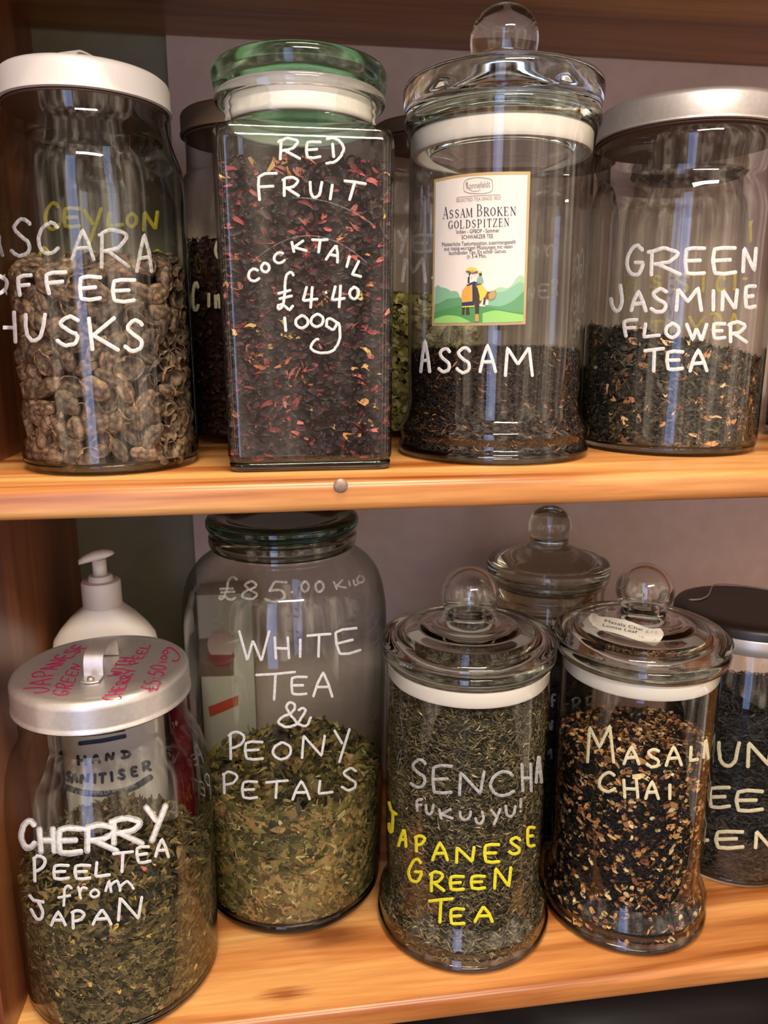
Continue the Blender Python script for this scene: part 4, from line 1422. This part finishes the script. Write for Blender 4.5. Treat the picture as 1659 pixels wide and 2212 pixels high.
oval_loft('bottle_body', [(.041, .019, 0), (.0438, .0212, .004), (.0442, .0215, .02), (.0442, .0215, .214), (.0440, .0214, .228), (.0420, .0208, .237), (.036, .0195, .246), (.027, .017, .2562), (.0175, .0145, .264), (.0155, .0142, .2665)], c, ZL, M_white, t)
lathe('collar', [(0, .257), (.0158, .257), (.0163, .258), (.0163, .278), (.0155, .2795), (.0105, .280), (.0098, .2835), (.0090, .2845), (0, .2845)], c, ZL + .008, M_white, t, autosharp=50)
pump = lathe('pump', [(0, .2845), (.0058, .2845), (.0058, .298), (0, .298)], c, ZL + .008, M_white, t)
rows = []
for u, hy, zb, zt_ in ((-.0165, .0028, .2955, .3000), (-.012, .0040, .2962, .3030), (-.004, .0062, .2975, .3062), (.004, .0068, .2985, .3068), (.010, .0055, .3005, .3055), (.0125, .0030, .302, .304)):
    rows.append((u, hy, zb, zt_))
vs, fs = [], []
dr = Vector((math.cos(math.radians(200)), math.sin(math.radians(200)), 0))
dn = Vector((-dr.y, dr.x, 0))
for u, hy, zb, zt_ in rows:
    for k in range(12):
        a = 2 * math.pi * k / 12
        p = Vector((c[0], c[1], ZL + .008 + (zb + zt_) / 2 + math.sin(a) * (zt_ - zb) / 2)) - dr * u + dn * (hy * math.cos(a))
        vs.append(p)
for i in range(len(rows) - 1):
    for k in range(12):
        fs.append((i * 12 + k, i * 12 + (k + 1) % 12, i * 12 + 12 + (k + 1) % 12, i * 12 + 12 + k))
fs += [tuple(range(12))[::-1], tuple(60 + k for k in range(12))]
me = mesh('nozzle', vs, fs)
bm = bmesh.new(); bm.from_mesh(me); bmesh.ops.recalc_face_normals(bm, faces=bm.faces); bm.to_mesh(me); bm.free()
link('nozzle', me, M_white, pump)


class BottleFront:
    def __call__(self, x, y, off=0.0):
        P = None
        Y = c_bot[1] - .0215
        for _ in range(4):
            P = on_y(x, y, Y - off)
            u = min(.995, abs(P[0] - c_bot[0]) / .0442)
            Y = c_bot[1] - .0215 * (1 - u ** 2.8) ** (1 / 2.8)
        return P


c_bot = c
S = BottleFront()
ink = Ink(S)
ink.stroke([(172, 1606), (221, 1600), (270, 1590)], 11, wob=0)
ink.stroke([(176, 1588), (221, 1584), (268, 1576)], 9, wob=0)
ink.build('label_print', P_navy, t)
def lerp(a, b, u):
    return a + (b - a) * u
xs = [(165, 188), (196, 218), (226, 248), (258, 285)]
ink = Ink(S)
ink.row('HAND', [(x0, x1, 1633 - 10 * i / 3 - 3, 1655 - 14 * i / 3) for i, (x0, x1) in enumerate(xs)], 7.5)
ink.build('label_print', P_dark, t)
ink = Ink(S)
w9 = [(140, 156), (152, 170), (171, 194), (201, 208), (211, 232), (238, 245), (251, 274), (281, 299), (305, 328)]
ink.row('SANITISER', [(x0, x1, yb - 26, yb, -6 * (i > 4)) for i, ((x0, x1), yb) in enumerate(zip(w9, (1690, 1693, 1695, 1695, 1694, 1691, 1686, 1680, 1668)))], 8)
ink.stroke(curve_pts([(140, 1700), (185, 1713), (235, 1714), (285, 1703), (326, 1678)], 5), 15, wob=0)
ink.build('label_print', P_navy, t)
print_text('label_print', S, [('KILLS 99.9%', 163, 1716, 222, 1717, 8), ('OF BACTERIA', 226, 1716, 292, 1700, 8)], P_pale, t, .0008)
ik = Ink(S)
ik.stroke([(227 + 22 * math.cos(a), 1774 + 22 * math.sin(a)) for a in np.linspace(0, 2 * math.pi, 28)], 1.6, wob=0)
ik.row('70%', [(212, 222, 1768, 1782), (224, 234, 1768, 1782), (236, 246, 1768, 1782)], 1.8)
ik.build('label_print', P_navy, t)

# red bottle and carton glimpsed through the glass
M_red = flat('dark_red_plastic', lin('#8e1c2c'), .35)
cr_ = (-.0985, .695)
t = thing('sauce_bottle', 'slim dark red bottle glimpsed right of the hand sanitiser', 'bottle', (cr_[0], cr_[1], ZL))
lathe('bottle_body', [(0, 0), (.0120, 0), (.0140, .003), (.0143, .14), (.012, .155), (.0062, .168), (.0056, .175), (0, .175)], cr_, ZL, M_red, t, seg=40)
lathe('bottle_cap', [(0, .175), (.0068, .175), (.0072, .177), (.0070, .189), (.006, .19), (0, .19)], cr_, ZL, M_red, t, seg=32)
t = thing('carton', 'pale carton with a red stripe seen through the white tea jar', 'box', (-.062, .748, ZL))
box('carton_box', (-.083, .730, ZL), (-.030, .768, ZL + .245), flat('carton_board', lin('#b9b3a6'), .7), t, bevel=.001, seg=2)
fill_poly('carton_print', FlatY(.730), [(430, 1380), (505, 1372), (505, 1460), (430, 1462)], flat('carton_brown_print', lin('#6d5a4c'), .7), t, .0004)
fill_poly('carton_print', FlatY(.730), [(478 + 30 * math.cos(a), 1392 + 32 * math.sin(a)) for a in np.linspace(0, 2 * math.pi, 28)[:-1]], flat('carton_pink_print', lin('#b79d95'), .7), t, .0007)
fill_poly('carton_print', FlatY(.730), [(478 + 30 * math.cos(a), 1410 + 30 * math.sin(a)) for a in np.linspace(.15, math.pi - .15, 20)], flat('carton_maroon_print', lin('#7c3230'), .7), t, .0010)
fill_poly('carton_print', FlatY(.730), [(450, 1527), (515, 1502), (514, 1523), (486, 1536), (454, 1549)], flat('carton_red_print', lin('#b3402c'), .7), t, .0008)

# unidentified dark lump, added to darken the space above the shelf below
bm = bmesh.new()
bmesh.ops.create_icosphere(bm, subdivisions=5, radius=1)
for v in bm.verts:
    p = v.co.copy()
    q = Vector([math.copysign(abs(k) ** .6, k) for k in p])
    d = 1 + .07 * noise.noise(p * 2.2) + .03 * abs(noise.noise(p * 5))
    v.co = Vector((.36 + q.x * .30 * d, .63 + q.y * .135 * d, -.66 + q.z * .137 * d))
    v.co.z = max(v.co.z, -.7995)
me = bpy.data.meshes.new('dark_filler')
bm.to_mesh(me)
bm.free()
tag(link('dark_filler', me, flat('dark_filler_plastic', lin('#120d10'), .5)), 'unidentified dark lump added to darken the space below the lower shelf', 'bag')

# ================================================================== what the jars hold
BLK = ['#1b1512', '#2a1f18', '#3a2b20', '#4a382a']

# --- coffee husks, one by one
M_husk, _t, _b = new_mat('coffee_husk')
_c = _t.nodes.new('ShaderNodeTexCoord')
_n = _t.nodes.new('ShaderNodeTexNoise')
_n.inputs['Scale'].default_value = 260
_n.inputs['Detail'].default_value = 5
_r = _t.nodes.new('ShaderNodeValToRGB')
_r.color_ramp.elements[0].position = .35
_r.color_ramp.elements[0].color = lin('#3a2c23')
_r.color_ramp.elements[1].position = .72
_r.color_ramp.elements[1].color = lin('#9c7c60')
_e = _r.color_ramp.elements.new(.5)
_e.color = lin('#655041')
_oi = _t.nodes.new('ShaderNodeObjectInfo')
_hs = _t.nodes.new('ShaderNodeHueSaturation')
_mr = _t.nodes.new('ShaderNodeMapRange')
_mr.inputs['To Min'].default_value = .6
_mr.inputs['To Max'].default_value = 1.5
_t.links.new(_c.outputs['Object'], _n.inputs['Vector'])
_t.links.new(_n.outputs['Fac'], _r.inputs['Fac'])
_t.links.new(_oi.outputs['Random'], _mr.inputs['Value'])
_t.links.new(_mr.outputs['Result'], _hs.inputs['Value'])
_t.links.new(_r.outputs['Color'], _hs.inputs['Color'])
_t.links.new(_hs.outputs['Color'], _b.inputs['Base Color'])
_bp = _t.nodes.new('ShaderNodeBump')
_bp.inputs['Strength'].default_value = .6
_bp.inputs['Distance'].default_value = .0008
_t.links.new(_n.outputs['Fac'], _bp.inputs['Height'])
_t.links.new(_bp.outputs['Normal'], _b.inputs['Normal'])
_b.inputs['Roughness'].default_value = .6


def husk_mesh(seed, opened):
    bm = bmesh.new()
    bmesh.ops.create_icosphere(bm, subdivisions=4, radius=1)
    if opened:
        bmesh.ops.delete(bm, geom=[v for v in bm.verts if v.co.z > .35 + .3 * math.sin(3 * v.co.x + seed)], context='VERTS')
    for v in bm.verts:
        p = v.co.copy()
        a = math.atan2(p.z, p.y)
        rid = math.sin(a * 7 + 2.5 * noise.noise(Vector((p.x * 1.5, seed, 0)))) * .07 * (1 - abs(p.x) ** 2)
        d = 1 + rid + .22 * noise.noise(p * 1.7 + Vector((seed * 3.1, 0, 0))) + .08 * noise.noise(p * 5 + Vector((0, seed, 0)))
        v.co = Vector((p.x * (.0100 + .0012 * math.sin(seed * 5)), p.y * .0062 * d, p.z * .0052 * d))
        v.co.z += .0016 * (p.x ** 2) * math.sin(seed)
        if opened:
            v.co.y *= 1.15
            v.co.z += .002 * abs(p.x)
    if opened:
        bmesh.ops.solidify(bm, geom=bm.faces[:], thickness=.0006)
    me = bpy.data.meshes.new('coffee_husk')
    bm.to_mesh(me)
    bm.free()
    me.materials.append(M_husk)
    me.polygons.foreach_set('use_smooth', [True] * len(me.polygons))
    return me


HM = [husk_mesh(k + 1, k % 5 in (1, 3)) for k in range(10)]
HC = (-.1173, .5706)
HR = .0597
hl = lambda x, y: .132 - .00 * (x - HC[0]) + .22 * (y - HC[1]) + .006 * noise.noise(Vector((x * 30, y * 30, 3)))
spots = []
view = math.atan2(-HC[1], -HC[0])
tries = 0
while len(spots) < 218 and tries < 40000:
    tries += 1
    a = view + math.radians(random.uniform(-108, 108))
    z = random.uniform(.0115, hl(HC[0] + HR * math.cos(a), HC[1] + HR * math.sin(a)))
    p = Vector((HC[0] + (HR - .0072) * math.cos(a), HC[1] + (HR - .0072) * math.sin(a), z))
    if all((p - q[0]).length > .0098 for q in spots):
        spots.append((p, a, 0))
tries = 0
while len(spots) < 285 and tries < 20000:
    tries += 1
    a, r = random.uniform(0, 2 * math.pi), (HR - .009) * math.sqrt(random.random())
    p = Vector((HC[0] + r * math.cos(a), HC[1] + r * math.sin(a), 0))
    p.z = hl(p.x, p.y) + .003 + random.uniform(-.001, .003)
    if all((p - q[0]).length > .0115 for q in spots):
        spots.append((p, a, 1))
for i, (p, a, kind) in enumerate(spots):
    o = bpy.data.objects.new('coffee_husk', HM[i % 10])
    COL.objects.link(o)
    o.location = p
    if kind:
        o.rotation_euler = (random.uniform(-.7, .7), random.uniform(-.5, .5), random.uniform(0, 6.3))
    else:                                    # lies against the glass: long axis across or aslant, flat side outwards
        q = Vector((math.cos(a), math.sin(a), 0)).to_track_quat('Z', 'Y')
        o.rotation_euler = (q.to_matrix() @ Matrix.Rotation(random.uniform(0, 6.3), 3, 'Z') @ Matrix.Rotation(random.uniform(-.35, .35), 3, 'X')).to_euler()
    s = random.uniform(.78, 1.12)
    o.scale = (s, s * random.uniform(.85, 1.1), s)
    tag(o, 'wrinkled brown dried coffee husk in the jar under the white lid', 'coffee husk', 'coffee husks in the jar')
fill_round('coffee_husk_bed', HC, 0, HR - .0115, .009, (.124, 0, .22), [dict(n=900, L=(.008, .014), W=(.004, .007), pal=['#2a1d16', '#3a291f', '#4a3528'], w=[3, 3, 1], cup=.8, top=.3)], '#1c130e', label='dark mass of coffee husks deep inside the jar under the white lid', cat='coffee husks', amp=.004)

# --- red fruit tea in the square jar
c = (.0227, .568)
HI = HW - .0034
lev2 = lambda x, y: .1935 + .07 * (y - c[1] + .057) - .04 * np.abs(x - c[0]) + bump_level(x, y, .005, 4.0, 45)
chunks = []
n_, m_ = 40, 14
per = np.linspace(0, 4, n_ * 2, endpoint=False)


def sq_pt(s, h):
    k = np.floor(s).astype(int) % 4
    f = (s - np.floor(s)) * 2 - 1
    x = np.select([k == 0, k == 1, k == 2, k == 3], [f, 1 + 0 * f, -f, -1 + 0 * f])
    y = np.select([k == 0, k == 1, k == 2, k == 3], [-1 + 0 * f, f, 1 + 0 * f, -f])
    return c[0] + x * h, c[1] + y * h, k


g = []
for i in range(m_):
    u = i / (m_ - 1)
    x, y, _ = sq_pt(per, HI - .0045)
    g.append(np.stack([x, y, .0075 * (1 - u) + (lev2(x, y) - .003) * u], 1))
for i in range(1, 8):
    x, y, _ = sq_pt(per, (HI - .0045) * (1 - i / 7.2))
    g.append(np.stack([x, y, lev2(x, y) - .003], 1))
V = np.vstack(g)
F = [(i * 80 + k, i * 80 + (k + 1) % 80, (i + 1) * 80 + (k + 1) % 80, (i + 1) * 80 + k) for i in range(len(g) - 1) for k in range(80)]
chunks.append((V, np.array(F), np.tile(lin('#170d0f')[:3], (len(V), 1))))


def clamp_sq(P):
    P[:, 0] = np.clip(P[:, 0], c[0] - HI, c[0] + HI)
    P[:, 1] = np.clip(P[:, 1], c[1] - HI, c[1] + HI)
    P[:, 2] = np.maximum(P[:, 2], .0075)
    return P


for n, L, W, pal, w, curl, cup, tp in (
        (5200, (.003, .010), (.0022, .0055), ['#170b0e', '#231014', '#31161b', '#42201f', '#1c1013'], [4, 4, 3, 2, 3], .8, .8, .5),
        (640, (.004, .013), (.0016, .0040), ['#7c2c30', '#95403f', '#6a2328', '#b05552'], [3, 2, 3, 1.5], .9, .7, .6),
        (150, (.006, .014), (.0024, .0055), ['#b4714a', '#c99558', '#b86a62', '#d0a45e'], [2, 1, 2, 1], 1.0, .7, .5)):
    s = np.concatenate([rng.uniform(0, 1, int(n * .6)), rng.uniform(1, 2, int(n * .2)), rng.uniform(3, 4, n - int(n * .6) - int(n * .2))])
    x, y, k = sq_pt(s, HI)
    nx = np.select([k == 0, k == 1, k == 2, k == 3], [0 * x, 1 + 0 * x, 0 * x, -1 + 0 * x])
    ny = np.select([k == 0, k == 1, k == 2, k == 3], [-1 + 0 * x, 0 * x, 1 + 0 * x, 0 * x])
    u = rng.uniform(0, 1, n)
    z = .0075 * (1 - u) + lev2(x, y) * u
    dp = rng.uniform(.0002, .004, n)
    pos = np.stack([x - nx * dp, y - ny * dp, z], 1)
    nr_ = np.stack([nx, ny, 0 * nx], 1)
    tn = np.stack([-ny, nx, rng.normal(0, .5, n)], 1)
    chunks.append(leaves(n, pos, nr_, tn, L, W, pal, w, curl, cup, clamp_sq, .45, tp))
    nt_ = int(n * .22)
    x, y = c[0] + rng.uniform(-HI, HI, nt_), c[1] + rng.uniform(-HI, HI, nt_)
    pos = np.stack([x, y, lev2(x, y) + rng.uniform(-.001, .003, nt_)], 1)
    a = rng.uniform(0, 6.3, nt_)
    chunks.append(leaves(nt_, pos, np.tile((0, 0, 1.), (nt_, 1)), np.stack([np.cos(a), np.sin(a), rng.normal(0, .3, nt_)], 1), L, W, pal, w, curl, cup, clamp_sq, .3, tp))
tag(assemble('fruit_tea', chunks, M_shiny), 'dark red fruit tea blend filling the square jar', 'tea', kind='stuff')

# --- the rest
foot_r = lambda R, F_: (lambda z: np.interp(z, [0, .0075, .0125, .021, .031, .043], [F_ - .003, F_ - .002, F_ - .005, R + .004, R - .001, R - .002]))
fill_round('loose_tea', (.1692, .5875), 0, .0655, .0078, (.0775, .02, .03), [
    dict(n=11000, L=(.004, .009), W=(.0007, .0015), pal=['#16110f', '#221814', '#2f221a', '#3d2c20', '#5a3d26'], w=[4, 4, 3, 2, .6], curl=.9, cup=.5, tilt=.5),
    dict(n=500, L=(.004, .008), W=(.0008, .0014), pal=['#8a5a30', '#a5713c'], w=[2, 1], curl=.9, tilt=.6)], '#15100e',
    label='wiry black tea in the bottom of the jar with the elephant label', rfun=foot_r(.0672, .0741), amp=.003)
fill_round('loose_tea', (.3238, .6038), 0, .0692, .0078, (.081, -.22, .02), [
    dict(n=8000, L=(.006, .012), W=(.0014, .0030), pal=['#2a271d', '#3a362c', '#4c4536', '#5e5644', '#1f1c17'], w=[4, 4, 3, 2, 3], curl=1.0, cup=.6, tilt=.6),
    dict(n=380, L=(.006, .014), W=(.0025, .0055), pal=['#c79668', '#d9b98a', '#b07a50', '#8a5c40'], w=[2, 2, 2, 2], curl=.9, cup=.5, tilt=.7, top=.4)], '#161511',
    label='dark green tea leaves with pale jasmine petals in the wide silver-lidded jar', amp=.005, seed=5)
fill_round('loose_tea', (-.1328, .5455), ZL, .0708, .0092, (.095, -.05, .02), [
    dict(n=6500, L=(.006, .015), W=(.0018, .0052), pal=['#35301f', '#4a412a', '#5f5334', '#75653f', '#8a774c'], w=[3, 4, 4, 3, 1.2], curl=.7, cup=.35, tilt=.7),
    dict(n=1500, L=(.006, .016), W=(.0007, .0014), pal=['#7a6a40', '#8f7b4c', '#5f5433'], w=[2, 1, 2], curl=.4, tilt=.8),
    dict(n=300, L=(.003, .006), W=(.0022, .004), pal=['#c48a72', '#d8b25c', '#cfa860', '#b56a62'], w=[2, 2, 2, 1], curl=.3, cup=.2, taper=.35)], '#1d1b11',
    label='olive green tea with pink and yellow peel bits in the aluminium-lidded jar', amp=.006, seed=7, mound=.032)
wr = lambda z: np.interp(z, [0, .012, .06, .14, .21, .3], [.077, .0792, .0815, .083, .0846, .0846])
fill_round('loose_tea', (.0027, .631), ZL, .0825, .0132, (.114, .02, -.06), [
    dict(n=4200, L=(.008, .022), W=(.0035, .009), pal=['#3c3720', '#544c2c', '#6c6138', '#80713f', '#94794a'], w=[3, 4, 4, 3, 2], curl=.8, cup=.4, tilt=.7),
    dict(n=1100, L=(.008, .022), W=(.002, .005), pal=['#a07c4c', '#a39a62', '#b9ad74', '#8f663f'], w=[2, 2, 1, 2], curl=.9, tilt=.8),
    dict(n=350, L=(.012, .028), W=(.0008, .0018), pal=['#a89a66', '#7a7048'], w=[1, 2], curl=.5, tilt=.9)], '#1a180d',
    label='big crumpled white tea leaves and petals in the round-shouldered jar', rfun=wr, amp=.010, seed=9)
fill_round('loose_tea', (.1488, .5655), ZL, .0650, .0078, (.208, .0, -.12), [
    dict(n=17000, L=(.003, .0085), W=(.0006, .0015), pal=['#423c2a', '#584f38', '#6e6346', '#837555'], w=[4, 4, 3, 2], curl=.5, cup=.3, tilt=.75),
    dict(n=1300, L=(.003, .008), W=(.0006, .0013), pal=['#a8966a', '#c4b184', '#8f7f56'], w=[2, 1, 2], curl=.5, tilt=.8)], '#201e14',
    label='needle-fine sencha filling the jar with the yellow writing', rfun=foot_r(.0668, .0743), amp=.004, seed=11)
fill_round('loose_tea', (.2938, .5594), ZL, .0623, .0078, (.163, .0, -.14), [
    dict(n=12000, L=(.002, .0050), W=(.0008, .0020), pal=['#120e0d', '#1c1513', '#281c16'], w=[4, 3, 2], curl=.6, cup=.5, tilt=.7),
    dict(n=1500, L=(.003, .0085), W=(.0018, .0048), pal=['#9a6a42', '#b98852', '#cfa970', '#e2c896', '#7a4a2c'], w=[3, 3, 2, 1.2, 2], curl=.35, cup=.35, tilt=.8, taper=.35, top=.5)], '#100c0b',
    label='black tea with tan spice chips in the jar with the lid sticker', rfun=foot_r(.0640, .0705), amp=.005, seed=13)
fill_round('loose_tea', (.427, .615), ZL, .0640, .0078, (.165, .0, -.12), [
    dict(n=8000, L=(.006, .011), W=(.0010, .0022), pal=['#26231f', '#34302a', '#433d35', '#1b1917'], w=[4, 4, 2, 3], curl=.7, cup=.6, tilt=.35)], '#151311',
    label='grey-black twisted tea in the black-lidded jar at the right end', amp=.003, seed=15)
fill_round('loose_tea', (.1399, .716), 0, .0535, .0075, (.124, .0, .0), [
    dict(n=3200, L=(.005, .012), W=(.003, .006), pal=['#9a9054', '#b0a668', '#c8bf86', '#7a7240'], w=[3, 3, 2, 2], curl=.6, tilt=.6)], '#3d391f',
    label='pale green dried herb in the jar behind the square jar', amp=.004, seed=17)
fill_round('loose_tea', (-.0145, .702), 0, .0585, .0075, (.165, .0, .0), [
    dict(n=2600, L=(.003, .008), W=(.002, .004), pal=['#2a1713', '#38201a', '#472c22'], w=[3, 3, 1], curl=.6)], '#2a1814',
    label='reddish-brown tea in the brown jar behind the square jar', amp=.003, seed=19)
fill_round('loose_tea', (-.140, .705), 0, .060, .0075, (.118, .0, .0), [
    dict(n=1800, L=(.004, .009), W=(.001, .003), pal=['#1c1714', '#2a221c', '#382d24'], w=[3, 3, 1], curl=.7)], '#171311',
    label='dark tea in the jar with yellow writing behind the coffee husks', amp=.003, seed=21)
fill_round('loose_tea', (.262, .716), 0, .0525, .0075, (.06, .0, .0), [
    dict(n=1200, L=(.004, .009), W=(.001, .003), pal=['#231c17', '#33291f'], w=[3, 2], curl=.7)], '#1a1512',
    label='dark tea in the dim jar behind the elephant label jar', amp=.003, seed=23)
fill_round('loose_tea', (.388, .718), 0, .0545, .0075, (.07, .0, .0), [
    dict(n=1200, L=(.004, .009), W=(.001, .003), pal=['#231c17', '#33291f'], w=[3, 2], curl=.7)], '#1a1512',
    label='dark tea in the dim jar behind the jasmine tea', amp=.003, seed=25)
fill_round('loose_tea', (.5138, .650), 0, .0565, .0075, (.075, .0, .0), [
    dict(n=2200, L=(.005, .011), W=(.0012, .003), pal=['#25241b', '#33312a', '#4d4838'], w=[3, 3, 2], curl=.9)], '#1a1814',
    label='dark tea in the jar cut off at the right edge', amp=.003, seed=27)
fill_round('loose_tea', (.2600, .692), ZL, .0535, .0078, (.19, .0, .0), [
    dict(n=1800, L=(.005, .010), W=(.0012, .003), pal=['#1d1815', '#2a231e'], w=[3, 2], curl=.8)], '#14110f',
    label='dark tea in the dim jar with the round knob at the back', amp=.003, seed=29)
